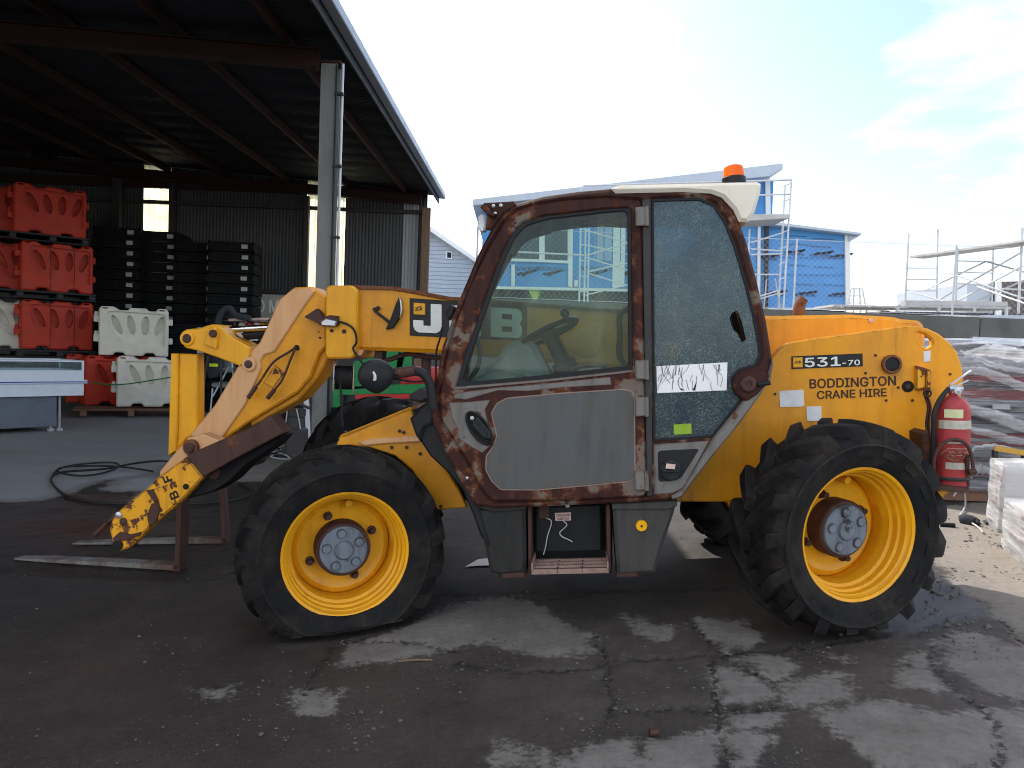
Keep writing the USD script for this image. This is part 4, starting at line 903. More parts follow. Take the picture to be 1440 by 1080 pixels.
q = V(943, 661, YK - .010); part(TH, 'fuel_cap', cat(lathe([(.055, -.004), (.055, .02), (.048, .026), (.001, .026)], q, n=28), box(q[0] - .045, q[0] + .045, q[1] - .036, q[1] - .024, q[2] - .010, q[2] + .010)), 'black_gloss')
part(TH, 'fuel_sticker', fix(pp([(937, 652), (950, 653), (949, 660), (936, 659)], YK - .052, YK - .045, .001)), 'sticker_pink')
part(TH, 'pivot_block', fix(pp([(1034, 530), (1044, 524), (1070, 521), (1084, 527), (1080, 538), (1066, 556), (1050, 566), (1037, 556), (1031, 542)], YK - .022, YK + .03, .010, .015)), 'cab_rust')
q = V(1052, 540, YK - .022); part(TH, 'pivot_bolt', lathe([(.042, -.004), (.042, .012), (.034, .018), (.018, .018), (.016, .012), (.001, .012)], q, n=20), 'rust_steel')
a = V(1066, 541, YK - .03); part(TH, 'latch_pin', rod(a, V(1083, 538, YK - .03), .013, 10), 'black_plastic')
# grey lower edge rail behind fuel panel
rail = [(1086, 505), (1088, 512), (1084, 533), (1066, 560), (1042, 594), (1012, 630), (980, 670), (959, 699), (946, 703), (944, 698), (960, 688), (1002, 618), (1048, 561), (1066, 542), (1080, 528)]
part(TH, 'corner_rail', fix(pp(rail, YK - .016, YK + .03, .008)), 'cab_grey')
# white roof, beacon, work lamp
roofp = [(858, 264), (870, 259.5), (960, 257.5), (1066, 255), (1071, 258), (1070, 270), (1062, 298), (1052, 312), (1040, 311), (1032, 294), (1016, 277), (1000, 271), (960, 269), (866, 271)]
part(TH, 'cab_roof', fix(pp(roofp, YK - .02, 1.06, .018)), 'white_roof')
part(TH, 'cab_roof_front', fix(pp([(722, 288), (764, 276), (815, 269), (862, 265), (862, 270), (815, 274), (764, 281), (730, 291)], YK + .01, 1.03, .01)), 'cab_rust')
q = V(1032, 255, .42)
part(TH, 'beacon_base', lathe([(.001, -.02), (.066, -.02), (.066, .018), (.058, .024), (.001, .024)], q, axis=(0, 0, 1), n=28), 'black_plastic')
part(TH, 'beacon', lathe([(.001, .024), (.058, .024), (.058, .034), (.055, .072), (.047, .084), (.030, .090), (.001, .092)], q, axis=(0, 0, 1), n=32), 'amber')
part(TH, 'lamp_bracket', fix(cat(pp([(676, 289), (684, 285), (722, 283), (726, 288), (708, 299), (696, 316), (690, 323), (683, 322), (684, 300)], YK + .01, YK + .05, .004), pp([(675, 291), (682, 284), (692, 300), (698, 300), (694, 305), (686, 302)], YK - .03, YK + .02, .006))), 'cab_rust')
for x, y in ((694, 289.5), (704.5, 289), (696.5, 300.5)):
    part(TH, 'bolt', lathe([(.010, -.002), (.010, .006), (.001, .010)], V(x, y, YK + .01), n=10), 'zinc')
part(TH, 'work_lamp', fix(pp([(672, 304), (676, 301), (682, 302), (682, 322), (676, 325), (671, 321)], YK + .0, YK + .09, .008, .01)), 'lens_clear')
# inside the cab
part(TH, 'rear_trim', fix(prism(P([(918, 400), (960, 330), (1036, 345), (1060, 440), (1068, 505), (1030, 560), (1000, 612), (918, 618)], YK), .955, .975, .004)), 'seat_black')
SX = V(935, 500, .5)
sx, sz = SX[0], V(900, 600, .5)[2]
seat = [box(sx - .36, sx + .12, .36, .82, sz - .02, sz + .12, .05), box(sx - .30, sx + .05, .42, .76, sz - .32, sz - .02, .03)]
part(TH, 'seat', cat(*seat), 'seat_black', 40)
bk = V(1000, 340, .5)
part(TH, 'seat_back', cat(fix(prism(roundp(np.array([(sx + .0, sz + .08), (sx + .12, sz + .04), (bk[0] - .02, bk[2] - .03), (bk[0] - .10, bk[2]), (bk[0] - .17, bk[2] - .05), (sx - .04, sz + .3)]), .05), .36, .82, .04))), 'seat_black', 40)
swc = V(772, 468, .60)
aw = np.array([-.38, .12, .92]); aw /= np.linalg.norm(aw)
part(TH, 'steering_wheel', cat(lathe([(.185 + .017 * math.cos(t), .017 * math.sin(t)) for t in np.linspace(0, 2 * math.pi, 11)], swc, aw, 40), rod(swc - np.array([.16, 0, .05]), swc + np.array([.16, 0, .05]), .014, 8), lathe([(.05, -.05), (.05, .01), (.001, .015)], swc, aw, 20)), 'black_plastic', True)
kn = swc + np.array([.13, -.10, .05]); part(TH, 'wheel_knob', lathe([(.012, 0), (.012, .035), (.022, .045), (.028, .065), (.022, .085), (.001, .09)], kn, aw, 18), 'black_gloss', True)
part(TH, 'steering_column', cat(rod(swc, swc - aw * .32, .05, 14), rod(swc - aw * .2, swc - aw * .6, .075, 14)), 'black_plastic')
con = [(668, 545), (686, 517), (716, 482), (740, 476), (752, 484), (770, 520), (790, 545), (800, 560), (668, 580)]
part(TH, 'console', fix(pp(con, .48, .80, .03, .05)), 'console_grey')
part(TH, 'dash_shelf', fix(pp([(640, 545), (690, 520), (780, 540), (800, 580), (640, 590)], .3, .97, .02)), 'console_grey')
part(TH, 'side_console', fix(pp([(800, 545), (812, 530), (880, 518), (910, 540), (910, 600), (800, 600)], .72, .95, .02, .03)), 'black_plastic')
part(TH, 'arm_rest_rail', tube(spline([V(x, y, .28) for x, y in [(790, 530), (806, 519), (830, 515), (850, 516), (866, 524)]], 24), .010, 8), 'black_plastic')
part(TH, 'grab_handle', tube(spline([V(x, y, .9) for x, y in [(884, 432), (874, 440), (872, 470), (873, 505), (882, 515)]], 24), .018, 8), 'black_plastic')
part(TH, 'pillar_hose', tube(spline([V(x, y, .22) for x, y in [(668, 470), (674, 490), (670, 520), (652, 540)]], 20), .014, 8), 'black_plastic')
# ---- black trim in front of the door, mirror, wiper motor
trim = [(577, 590), (586, 575), (606, 560), (611, 575), (616, 600), (640, 640), (660, 678), (674, 712), (690, 770), (676, 755), (664, 722), (650, 690), (629, 664), (605, 642), (592, 622)]
part(TH, 'front_trim', fix(pp(trim, YK + .03, YK + .22, .012)), 'black_plastic')
part(TH, 'trim_cap', fix(pp([(576, 589), (592, 571), (606, 562), (610, 580), (608, 596), (596, 602), (590, 621), (584, 612)], YK - .0, YK + .2, .014)), 'black_plastic')
part(TH, 'cowl', fix(pp([(574, 556), (590, 546), (602, 547), (606, 560), (592, 567), (576, 563)], YK + .3, YK + .7, .015)), 'dark_steel')
q = V(657, 672, YK + .0); part(TH, 'bolt', lathe([(.008, -.012), (.008, .004), (.001, .006)], q, n=10), 'zinc')
Mi = holder(TH, 'mirror')
mc = V(529, 529, -.02)
msh = trimesh.creation.icosphere(3, 1.0); v = msh.vertices
v = np.c_[v[:, 0] * .10, v[:, 1] * .055, v[:, 2] * .095]; v[:, 0] *= np.where(v[:, 2] < 0, 1 - .35 * (v[:, 2] / .095) ** 2, 1); v[:, 1] = np.where(v[:, 1] > 0, v[:, 1] * .5, v[:, 1])
part(Mi, 'mirror_housing', xf(T(v, msh.faces), rotz(.45, mc)), 'black_plastic', True)
part(Mi, 'mirror_glint', fix(pp([(520, 527), (525, 521), (529, 527), (529, 536), (521, 536)], mc[1] - .058, mc[1] - .045, .003, .01)), 'zinc')
q = np.array([V(x, y, .05) for x, y in [(545, 527), (556, 524), (575, 522), (590, 523), (600, 531), (606, 548), (609, 575)]])
part(Mi, 'mirror_arm', tube(spline(q, 40), .026, 12), 'black_plastic')
part(Mi, 'arm_sleeve', rod(V(558, 525, .048), V(584, 521, .048), .030, 14), 'rust_steel')
part(Mi, 'arm_clamp', cat(rod(V(540, 527, .03), V(560, 526, .03), .016, 8), box(*(lambda c: (c[0] - .02, c[0] + .02, c[1] - .03, c[1] + .03, c[2] - .02, c[2] + .03))(V(547, 527, .03)))), 'black_gloss')
part(Mi, 'mirror_cable', tube(spline([V(x, y, .06) for x, y in [(552, 532), (575, 536), (596, 535), (606, 528)]], 20), .006, 6), 'cable_black')
# seal cords along the boom side of the windscreen
part(TH, 'washer_pipe', tube(spline([V(x, y, .3) for x, y in [(622, 460), (619, 475), (614, 492), (613, 515), (612, 545)]], 20), .006, 6), 'cable_black')
part(TH, 'wiper_motor', fix(pp([(626, 440), (634, 428), (640, 432), (636, 444), (630, 450)], .25, .35, .006)), 'black_plastic')
# ---- boxes and step under the cab
YS = .16
part(TH, 'front_tank_box', fix(pp([(670, 714), (739, 711), (740, 806), (706, 810), (689, 806), (678, 750)], YS, YS + .45, .02)), 'box_plastic')
part(TH, 'front_box_lip', fix(pp([(667, 712), (740, 709), (740, 717), (694, 721), (688, 719)], YS - .012, YS + .2, .006)), 'box_plastic')
part(TH, 'rear_tank_box', fix(pp([(861, 709), (952, 704), (948, 722), (935, 760), (921, 806), (868, 810)], YS, YS + .50, .02)), 'box_stained')
part(TH, 'rear_box_lip', fix(pp([(860, 708), (953, 703.5), (952, 712), (940, 717), (861, 717)], YS - .012, YS + .2, .006)), 'box_stained')
part(TH, 'box_foot', fix(pp([(706, 806), (738, 804), (738, 812), (706, 813)], YS + .01, YS + .2, .003)), 'rust_steel'); part(TH, 'box_foot', fix(pp([(867, 806), (895, 804), (897, 811), (867, 812)], YS + .01, YS + .2, .003)), 'rust_steel')
part(TH, 'reflector', lathe([(.032, -.004), (.032, .008), (.028, .014), (.001, .014)], V(902, 739, YS), n=28), 'reflector')
part(TH, 'reflector_bolt', lathe([(.007, .012), (.006, .018), (.001, .019)], V(902, 739, YS), n=10), 'rust_steel')
part(TH, 'step_back', fix(pp([(738, 708), (862, 706), (861, 806), (740, 806)], YS + .24, YS + .30, .004)), 'dark_room')
part(TH, 'battery_box', fix(pp([(752, 712), (846, 708), (847, 776), (752, 778)], YS + .13, YS + .26, .012)), 'black_plastic')
for a in ([(742, 712), (747, 712), (748, 806), (743, 806)], [(852, 709), (858, 709), (859, 804), (854, 804)]):
    part(TH, 'step_upright', fix(pp(a, YS + .02, YS + .2, .004)), 'rust_steel')
part(TH, 'switch_plate', fix(pp([(757, 711), (772, 711), (772, 729), (757, 730)], YS + .10, YS + .14, .004)), 'rust_steel')
part(TH, 'isolator_sign', fix(pp([(780, 721.5), (803, 720.5), (803, 732), (781, 732.5)], YS + .121, YS + .127, .001)), 'sticker_pink')
for s, yb in (('ISOLATOR', 726.3), ('SWITCH', 731.3)):
    a, b = V(782.5 if s == 'ISOLATOR' else 784, yb, YS + .12), V(801.5 if s == 'ISOLATOR' else 800, yb - .5, YS + .12); part(TH, 'sign_lettering', text(s, a[0], a[2], .013, YS + .1205, b[0] - a[0], True, .001), 'letter_brown', False)
for pts in ([(764, 716), (759, 720), (766, 728), (774, 731), (771, 750), (767, 770), (764, 780)], [(792, 733), (797, 737), (792, 744), (787, 750), (793, 756), (800, 759), (805, 762)]):
    part(TH, 'loose_wire', tube(spline([V(x, y, YS + .11) for x, y in pts], 30), .0035, 5), 'plank')
part(TH, 'sight_glass', lathe([(.012, -.004), (.012, .006), (.001, .008)], V(798, 711, YS + .1), n=14), 'zinc')
# tread: serrated bars in a frame
yo, yi = YS - .10, YS + .12
a0, a1 = V(747, 800, yo), V(856, 797, yo)
X0, X1, Z0 = a0[0], a1[0], (a0[2] + a1[2]) / 2
stp = holder(TH, 'step')
part(stp, 'step_frame', cat(box(X0, X1, yo, yo + .012, Z0 - .034, Z0 - .006, .002), box(X0, X0 + .010, yo, yi, Z0 - .02, Z0 + .03, .002), box(X1 - .010, X1, yo, yi, Z0 - .02, Z0 + .03, .002)), 'tread_steel')
for k in range(3):
    yy = yo + .05 + k * (yi - yo - .03) / 3
    ser = [(X0 + .01, Z0 - .014)] + [(X1 - .01, Z0 - .014)]
    nt = 34; top = []
    for t in range(nt * 2 + 1):
        top.append((X1 - .01 - (X1 - X0 - .02) * t / (nt * 2), Z0 + (.004 if t % 2 else -.004)))
    part(stp, 'tread_bar', fix(prism(np.array(ser + top), yy, yy + .010, 0)), 'tread_steel', False)
for k in (.34, .66):
    x = X0 + (X1 - X0) * k; part(stp, 'tread_rib', box(x - .004, x + .004, yo, yi, Z0 - .028, Z0 - .006, .001), 'rust_steel')

# ================================================================== open-sided shed on the left
SHED_D = 20.0
d0 = ray(748, 487); DV = np.array([d0[0] / d0[1], 1.0, 0]); DV /= np.linalg.norm(DV)       # along the eave, away from the camera
EF = at(612, 268, SHED_D)
YBK = EF[1]
SL = math.radians(3.3)
LV = np.array([-DV[1], DV[0], 0])
def SP(t, s, drop=0.0):
    """point of the roof plane: t metres nearer than the back wall along the eave, s metres left of the eave"""
    return EF - DV * t + LV * s * math.cos(SL) + np.array([0, 0, math.sin(SL) * s - drop])
RW, RL = 17.0, 19.0
shed = thing('shed', 'large dark open-sided shed with corrugated roof, steel posts and translucent wall strips', 'shed')
nt = int(RL / .019)
tt = np.linspace(-.4, RL, nt)
vv = np.array([[SP(t, s, .05 + .012 * math.sin(t / .076 * 2 * math.pi)) for t in tt] for s in (-.12, RW)])
k = np.arange(nt - 1)
rf_ = T(vv.reshape(-1, 3), np.vstack([np.c_[k, k + 1, k + 1 + nt], np.c_[k, k + 1 + nt, k + nt]]))
part(shed, 'roof', rf_, 'roof_sheet', True)
part(shed, 'gutter', beam(SP(-.4, -.16, .06), SP(RL, -.16, .06), .15, .14), 'gutter')
part(shed, 'fascia', beam(SP(-.4, -.06, .16), SP(RL, -.06, .16), .03, .22), 'roof_sheet')
for i_, s in enumerate((.75, 2.3, 3.9, 5.6, 7.2, 8.8, 10.4, 12.0, 13.6, 15.2)):
    part(shed, 'purlin', beam(SP(.1, s, .145), SP(RL - .2, s, .145), .07, .15), 'oxide_red')
t_post = YBK - at(465, 92, 10.2)[1]
for t in (t_post, .35):
    part(shed, 'rafter', cat(beam(SP(t, .30, .345), SP(t, RW, .345), .10, .21), beam(SP(t, .30, .232), SP(t, RW, .232), .20, .02), beam(SP(t, .30, .458), SP(t, RW, .458), .20, .02)), 'oxide_red')
pc = at(463, 92, 10.2)
gzb = -.40
def ibeam(x, y, z0, z1, w=.228, d=.20):
    return cat(box(x - w / 2, x + w / 2, y, y + .014, z0, z1, .002), box(x - w / 2, x + w / 2, y + d - .014, y + d, z0, z1, .002), box(x - .006, x + .006, y + .014, y + d - .014, z0, z1, .001))
part(shed, 'post', ibeam(pc[0], pc[1], gzb, pc[2] + .06), 'post_grey')
part(shed, 'post_plate', box(pc[0] - .16, pc[0] + .16, pc[1] - .02, pc[1] + .24, pc[2] + .03, pc[2] + .07), 'oxide_red')
part(shed, 'downpipe', rod((pc[0] + .175, pc[1] + .06, gzb), (pc[0] + .175, pc[1] + .06, pc[2] + .05), .020, 10), 'galv')
part(shed, 'conduit', tube(spline([(pc[0] + .115, pc[1] - .03, z) for z in np.linspace(gzb, pc[2], 8)] , 30), .016, 8), 'cable_black')
for z in np.linspace(1.0, pc[2] - .4, 5):
    part(shed, 'pipe_clip', box(pc[0] + .09, pc[0] + .21, pc[1] - .045, pc[1] + .03, z, z + .03, .002), 'dark_steel')
# back wall: ribbed sheets between the clear strips
def wall_sheet(x0, x1, z0, zt, y, pitch=.09, amp=.014):
    n = max(4, int((x1 - x0) / pitch * 4)); xs_ = np.linspace(x0, x1, n)
    ph = (xs_ / pitch) % 1; off = np.where(ph < .25, 0, np.where(ph < .5, 1, np.where(ph < .75, 1, 0))) * amp
    v = np.vstack([np.c_[xs_, y - off, np.full(n, z0)], np.c_[xs_, y - off, [zt(x) for x in xs_]]]); k = np.arange(n - 1)
    return T(v, np.vstack([np.c_[k, k + 1, k + 1 + n], np.c_[k, k + 1 + n, k + n]]))
ztop = lambda x: EF[2] + math.sin(SL) * max(0, (EF[0] - x)) - .06
xw = lambda px, py=330: WY(px, py, YBK)[0]
zw = lambda py, px=400: WY(px, py, YBK)[2]
s1, s2, s3, s4, xe = xw(202, 290), xw(241, 290), xw(431), xw(485), xw(600)
zb = zw(411)
for a, b, mm in ((-19, s1, 'wall_sheet'), (s2, s3, 'wall_sheet'), (s4, xw(567), 'wall_sheet'), (xw(567), xw(588), 'wall_sheet_light'), (xw(588), xe, 'wall_sheet')):
    part(shed, 'wall_sheet', wall_sheet(a, b, zb, ztop, YBK), mm, False)
part(shed, 'base_wall', box(-19, xe, YBK - .02, YBK + .12, -.5, zb - .02, .01), 'concrete_wall')
for a, b in ((s1, s2), (s3, s4)):
    part(shed, 'clear_strip', wall_sheet(a + .004, b - .004, zb, ztop, YBK + .03, .15, .03), 'fibreglass', False)
for py, h in ((266, .24), (292, .10), (411, .12)):
    z = zw(py)
    part(shed, 'girt', box(-19, xe, YBK - .12, YBK - .03, z - h / 2, z + h / 2, .005), 'dark_steel' if py != 266 else 'oxide_red')
for px_, w, mm in ((600, .22, 'timber_old'), (434, .12, 'dark_steel'), (246, .12, 'dark_steel'), (170, .2, 'dark_steel')):
    x = xw(px_); part(shed, 'wall_stud', box(x - w / 2, x + w / 2, YBK - .28, YBK - .125, -.4, ztop(x) - .46, .01), mm)
part(shed, 'side_wall', wall_sheet(0, 20, -.5, lambda x: EF[2] + .95, 0).apply_transform(np.array([[0, 1, 0, -18.5], [1, 0, 0, 1.0], [0, 0, 1, 0], [0, 0, 0, 1.0]])), 'wall_sheet', False)
# painted concrete board at the foot of the back wall
b0, b1 = WY(337, 412, YBK - .4), WY(420, 452, YBK - .4)
single_b = thing('concrete_panel', 'pale concrete panel with painted letters leaning at the foot of the shed back wall', 'panel')
part(single_b, 'panel', box(b0[0], b1[0] + 2.5, YBK - .36, YBK - .3, b1[2] - .6, b0[2], .01), 'concrete_light')
tq = WY(349, 438, YBK - .37)
part(single_b, 'lettering', text('TO MN', tq[0], tq[2], .32, YBK - .362, 1.05, True), 'decal_white', False)

# ------------------------------------------------------------------ plastic barriers
def barrier_mesh(L=1.42, h=1.10, t=.46):
    o = [(0, 0), (.28, 0), (.32, .07), (.50, .07), (.54, 0), (.90, 0), (.94, .07), (1.12, .07), (1.16, 0), (L, 0), (L, h - .06), (L - .05, h), (L - .22, h), (L - .27, h - .07), (L - .42, h - .07), (L - .46, h - .01), (.62, h - .01), (.58, h - .07), (.40, h - .07), (.30, h), (.05, h), (0, h - .06)]
    body = prism(roundp(np.array(o), .03, 3), 0, t, .03)
    M_ = m3.Manifold(m3.Mesh(np.asarray(fix(body).vertices, np.float32), np.asarray(body.faces, np.uint32)))
    def sub(mesh):
        nonlocal M_
        mesh = fix(mesh); M_ = M_ - m3.Manifold(m3.Mesh(np.asarray(mesh.vertices, np.float32), np.asarray(mesh.faces, np.uint32)))
    scoop = np.array([(.16, h - .10), (.20, .62), (.34, .42), (.56, .28), (.86, .22), (L - .06, .20), (L - .06, h - .12)])
    for y0, y1 in ((-.05, .07), (t - .07, t + .05)):
        sub(prism(roundp(scoop, .08, 5), y0, y1, 0))
    for k in range(4):
        cx = .36 + .29 * k; sl = -.09 + .05 * k
        e = np.array([(cx + .085 * math.cos(a) + sl * math.sin(a), .70 + .215 * math.sin(a)) for a in np.linspace(0, 2 * math.pi, 20)[:-1]])
        sub(prism(e, -.1, .20, 0)); sub(prism(e, t - .20, t + .1, 0))
    for x in (.13, L - .14):
        sub(prism(roundp(np.array([(x - .06, h - .055), (x + .05, h - .055), (x + .05, h - .025), (x - .06, h - .025)]), .012), -.1, t + .1, 0))
    r = M_.to_mesh(); b = T(r.vert_properties[:, :3], r.tri_verts)
    lugs = []
    for z in (.30, .74):
        lugs += [cat(box(-.11, .02, .08, .26, z, z + .15, .02), lathe([(.001, 0), (.05, 0), (.035, .10), (.001, .10)], (-.06, .17, z + .14), (0, 0, 1), 14)), box(L - .02, L + .09, .20, .38, z - .02, z + .13, .02)]
    return b, lugs
BB, BL = barrier_mesh()
def make_barrier(mat, label, group, M):
    t = thing('plastic_barrier', label, 'barrier', M, group)
    part(t, 'barrier_body', BB, mat, 30); [part(t, 'hinge_lug', l_, mat, 30) for l_ in BL]
    return t
def pose(px, py, dep, yaw):
    return rotz(yaw, at(px, py, dep))
red0 = make_barrier('barrier_red', 'orange-red plastic barrier on the topmost pallet of the tall stack, right one', None, pose(19, 325, 16.4, math.radians(40)))
YW = math.radians(40)
nv = np.array([-math.sin(YW), math.cos(YW), 0])
tiers = [(19, 325), (29, 407), (29, 490)]
names = ['topmost', 'second from top', 'third from top']
for i_, (px_, py_) in enumerate(tiers):
    base = at(px_, py_, 16.4)
    if i_ > 0:
        copy(red0, rotz(YW, base), f'dirty orange-red barrier strapped down, {names[i_]} in the tall stack, right one')
    src = red0
    off = base + np.array([-.80, -.10, 0]) + np.array([0, 0, -.02])
    if i_ < 2:
        copy(red0, rotz(YW, off), f'orange-red barrier half hidden at the left edge, {names[i_]} in the tall stack')
    pm = thing('black_pallet', f'black plastic pallet under the {names[i_]} layer of barriers in the tall stack', 'pallet', rotz(YW, base + np.array([0, 0, -.185])))
    part(pm, 'deck', box(-.9, 1.45, -.25, .95, .13, .17, .01), 'pallet_black')
    part(pm, 'base', box(-.9, 1.45, -.25, .95, 0, .03, .01), 'pallet_black')
    for xx in (-.88, -.1, .66, 1.30):
        part(pm, 'bearer', box(xx, xx + .13, -.24, .94, .03, .13, .01), 'pallet_black')
    if i_ > 0:
        for q in (.55, 1.02):
            pth = [np.array([q, -.012, 0.0]), np.array([q + .02, -.014, .55]), np.array([q - .01, -.012, 1.06]), np.array([q, .2, 1.12])]
            sp = tube(spline(pth, 14), .008, 5)
            single('strap', xf(sp, rotz(YW, base)), 'cable_black', f'thin dark strap over the {names[i_]} barrier of the tall stack, {"left" if q < .8 else "right"} one', 'strap')
wht0 = make_barrier('barrier_white', 'off-white plastic barrier end on at the left of the stack\'s third layer', None, rotz(YW, at(29, 490, 16.4) + np.array([-.75, -.12, -.02])))
WY0 = math.radians(24)
wb = at(138, 499, 16.6)
copy(wht0, rotz(WY0, wb), 'upper off-white plastic barrier, on top of red ones before the crates')
wb2 = at(163, 572, 16.0)
copy(wht0, rotz(WY0, wb2), 'lower off-white plastic barrier, on a timber pallet beside the yellow mast')
for (px_, py_, dp, yw, lb) in ((92, 566, 16.7, .5, 'orange-red plastic barrier on the floor behind the white freezer cabinet'), (120, 570, 16.35, .75, 'orange-red plastic barrier end on between the freezer and the low white barrier'), (150, 566, 17.2, .42, 'orange-red plastic barrier under the upper white barrier')):
    copy(red0, rotz(yw, at(px_, py_, dp)), lb)
wp = thing('timber_pallet', 'low worn timber pallet under the low white barrier', 'pallet', rotz(WY0, at(158, 585, 15.9)))
for k in range(3): part(wp, 'bearer', box(-.6 + .9 * k, -.48 + .9 * k, -.1, .9, .0, .12), 'pallet_wood')
for k in range(5): part(wp, 'board', box(-.75, 1.6, -.1 + .2 * k, .03 + .2 * k, .122, .15), 'pallet_wood')
rope = [at(x, y, 15.75) for x, y in ((128, 538), (160, 541), (200, 537), (243, 530))]
single('rope', tube(spline(rope, 24), .014, 6), 'green_paint', 'thin green rope tied round the low white and red barriers', 'rope')

# ------------------------------------------------------------------ freezer cabinet
fr_e = at(118, 556, 13.6); fy = math.radians(52)
fv = np.array([-math.cos(fy), -math.sin(fy), 0]); fn = np.array([-math.sin(fy), math.cos(fy), 0])
fz = thing('freezer_cabinet', 'long white open-top shop freezer cabinet with glass rim and dark plinth', 'freezer', np.block([[np.c_[-fv, fn, [0, 0, 1]], fr_e[:, None]], [np.zeros((1, 3)), np.ones((1, 1))]]))
zt_ = at(118, 507, 13.6)[2] - fr_e[2]; FL = 4.0
zm = zt_ * .72
part(fz, 'cabinet', cat(box(-FL, 0, 0, .04, 0, zm), box(-FL, 0, 1.0, 1.04, 0, zm), box(-.04, 0, .04, 1.0, 0, zm), box(-FL, -FL + .04, .04, 1.0, 0, zm), box(-FL + .04, -.04, .04, 1.0, 0, .12)), 'freezer_white')
part(fz, 'bumper', box(-FL, .05, -.035, -.001, zm * .48, zm * .62, .012), 'freezer_white')
part(fz, 'bumper_strip', box(-FL, .05, -.040, -.036, zm * .53, zm * .57, .001), 'freezer_blue')
part(fz, 'glass_rim', cat(box(-FL, -.02, .015, .022, zm, zt_ - .03, 0), box(-FL, -.02, 1.015, 1.022, zm, zt_ - .03, 0), box(-.03, -.022, .03, 1.0, zm, zt_ - .03, 0)), 'freezer_glass', False)
part(fz, 'top_rail', cat(box(-FL, 0, 0, .04, zt_ - .03, zt_), box(-FL, 0, 1.0, 1.04, zt_ - .03, zt_), box(-.04, 0, .04, 1.0, zt_ - .03, zt_), box(-.04, 0, 0, .04, zm, zt_ - .03), box(-.04, 0, 1.0, 1.04, zm, zt_ - .03)), 'freezer_white')
gf_ = fr_e[2] - float(gz(fr_e[0]))
part(fz, 'plinth', box(-FL + .4, -.42, .08, .92, -gf_ + .09, -.002, .01), 'freezer_dark')
for x in (-.36, -.5, -1.9, -3.2):
    for y in (.12, .9):
        part(fz, 'leg', cat(rod((x, y, -gf_ + .03), (x, y, 0), .022, 8), box(x - .05, x + .05, y - .04, y + .04, -gf_, -gf_ + .05, .01)), 'grey_plastic')

# ------------------------------------------------------------------ black crates in tall stacks
def ordn(k): return ('lowest' if k == 0 else ('second third fourth fifth sixth seventh eighth ninth tenth eleventh twelfth thirteenth fourteenth fifteenth sixteenth seventeenth eighteenth nineteenth twentieth'.split() + [f'{i}th' for i in range(21, 40)])[k - 1])
def make_crate(label, group, M, tag='grey_plastic'):
    t = thing('black_crate', label, 'crate', M, group)
    part(t, 'crate_body', cat(box(0, 1.1, 0, .05, 0, .05), box(0, 1.1, 0, .05, .19, .24), box(0, .06, .0, 1.0, 0, .24), box(1.04, 1.1, 0, 1.0, 0, .24), box(.52, .58, .0, .05, .05, .19), box(.06, 1.04, .05, 1.0, .0, .03), box(.03, 1.07, .03, .045, .03, .21)), 'crate_black')
    part(t, 'crate_label', box(.80, .95, -.012, -.004, .08, .18, .002), tag)
    return t
c0 = None
for col, (px_, ptop, pbot, dp, lbl) in enumerate(((128, 312, 575, 18.4, 'first stack from the left'), (187, 318, 575, 18.9, 'second stack from the left'), (243, 331, 575, 18.7, 'third stack from the left'), (290, 336, 575, 18.3, 'rightmost tall stack'))):
    base = at(px_, 470, dp); zt = at(px_, ptop, dp)[2]; z = float(gz(base[0])) + .02; n_ = int((zt - z) / .262)
    for k_ in range(n_):
        M_ = rotz(math.radians(8) + rnd.uniform(-.02, .02), (base[0] + rnd.uniform(-.015, .015), base[1], z + k_ * .262))
        lb = f'black plastic crate, {ordn(k_)} from the floor in the {lbl}'
        if c0 is None: c0 = make_crate(lb, f'crates of the {lbl}', M_)
        else: copy(c0, M_, lb, f'crates of the {lbl}')
for k_ in range(8):
    b = at(228, 470, 17.6); M_ = rotz(.1, (b[0] + rnd.uniform(-.01, .01), b[1], float(gz(b[0])) + .02 + .262 * k_))
    copy(c0, M_, f'black plastic crate, {ordn(k_)} from the floor in the low stack beside the white barriers', 'crates of the low stack by the barriers')

# ------------------------------------------------------------------ odds and ends under the shed roof behind the boom
def wbox(x0, y0, x1, y1, dep, thick, b=.01):
    a, c = at(x0, y0, dep), at(x1, y1, dep); return box(a[0], c[0], a[1], a[1] + thick, c[2], a[2], b)
tr = thing('tool_trolley', 'tool trolley with pink-red top rail and cans on it behind the boom nose', 'trolley')
DT = 11.5
for y in (452, 478, 520): part(tr, 'shelf', wbox(308, y - 2, 392, y + 1, DT, .5), 'grey_plastic')
part(tr, 'top_rail', rod(at(322, 450, DT), at(378, 448.5, DT), .022, 8), 'sticker_pink')
for x in (311, 330, 378, 390): part(tr, 'trolley_leg', rod(at(x, 449, DT), at(x, 560, DT), .018, 8), 'dark_steel')
for i_, x in enumerate((334, 345, 356, 364)):
    c = at(x, 459, DT); single('can', lathe([(.001, -.10), (.055, -.10), (.055, .06), (.035, .08), (.001, .08)], (c[0], c[1] + .2, c[2]), (0, 0, 1), 14), ('white_roof', 'ext_red', 'decal_white', 'yellow')[i_], ('white', 'dark red', 'pale', 'yellow')[i_] + ' can standing on the tool trolley behind the boom', 'can')
sg = wbox(345, 470, 362, 479, DT - .02, .01, .002)
single('notice_plate', sg, 'sticker_white', 'small grey notice plate on the front of the tool trolley', 'sign')
cl = [at(x, y, DT - .1) for x, y in ((306, 455), (309, 445), (316, 435), (322, 433), (328, 440), (342, 446), (352, 448))]
single('rag_bundle', cat(tube(spline(cl, 24), .05, 8), hull(np.array([at(x, y, dd) for x, y in ((315, 446), (318, 433), (330, 440), (348, 447), (330, 452)) for dd in (DT, DT + .25)]))), 'cloth_dark', 'dark blue rag heap on the end of the tool trolley', 'rag')
ch = thing('office_chair', 'grey metal chair standing in the shed between mast and boom nose', 'chair')
DC = 12.0
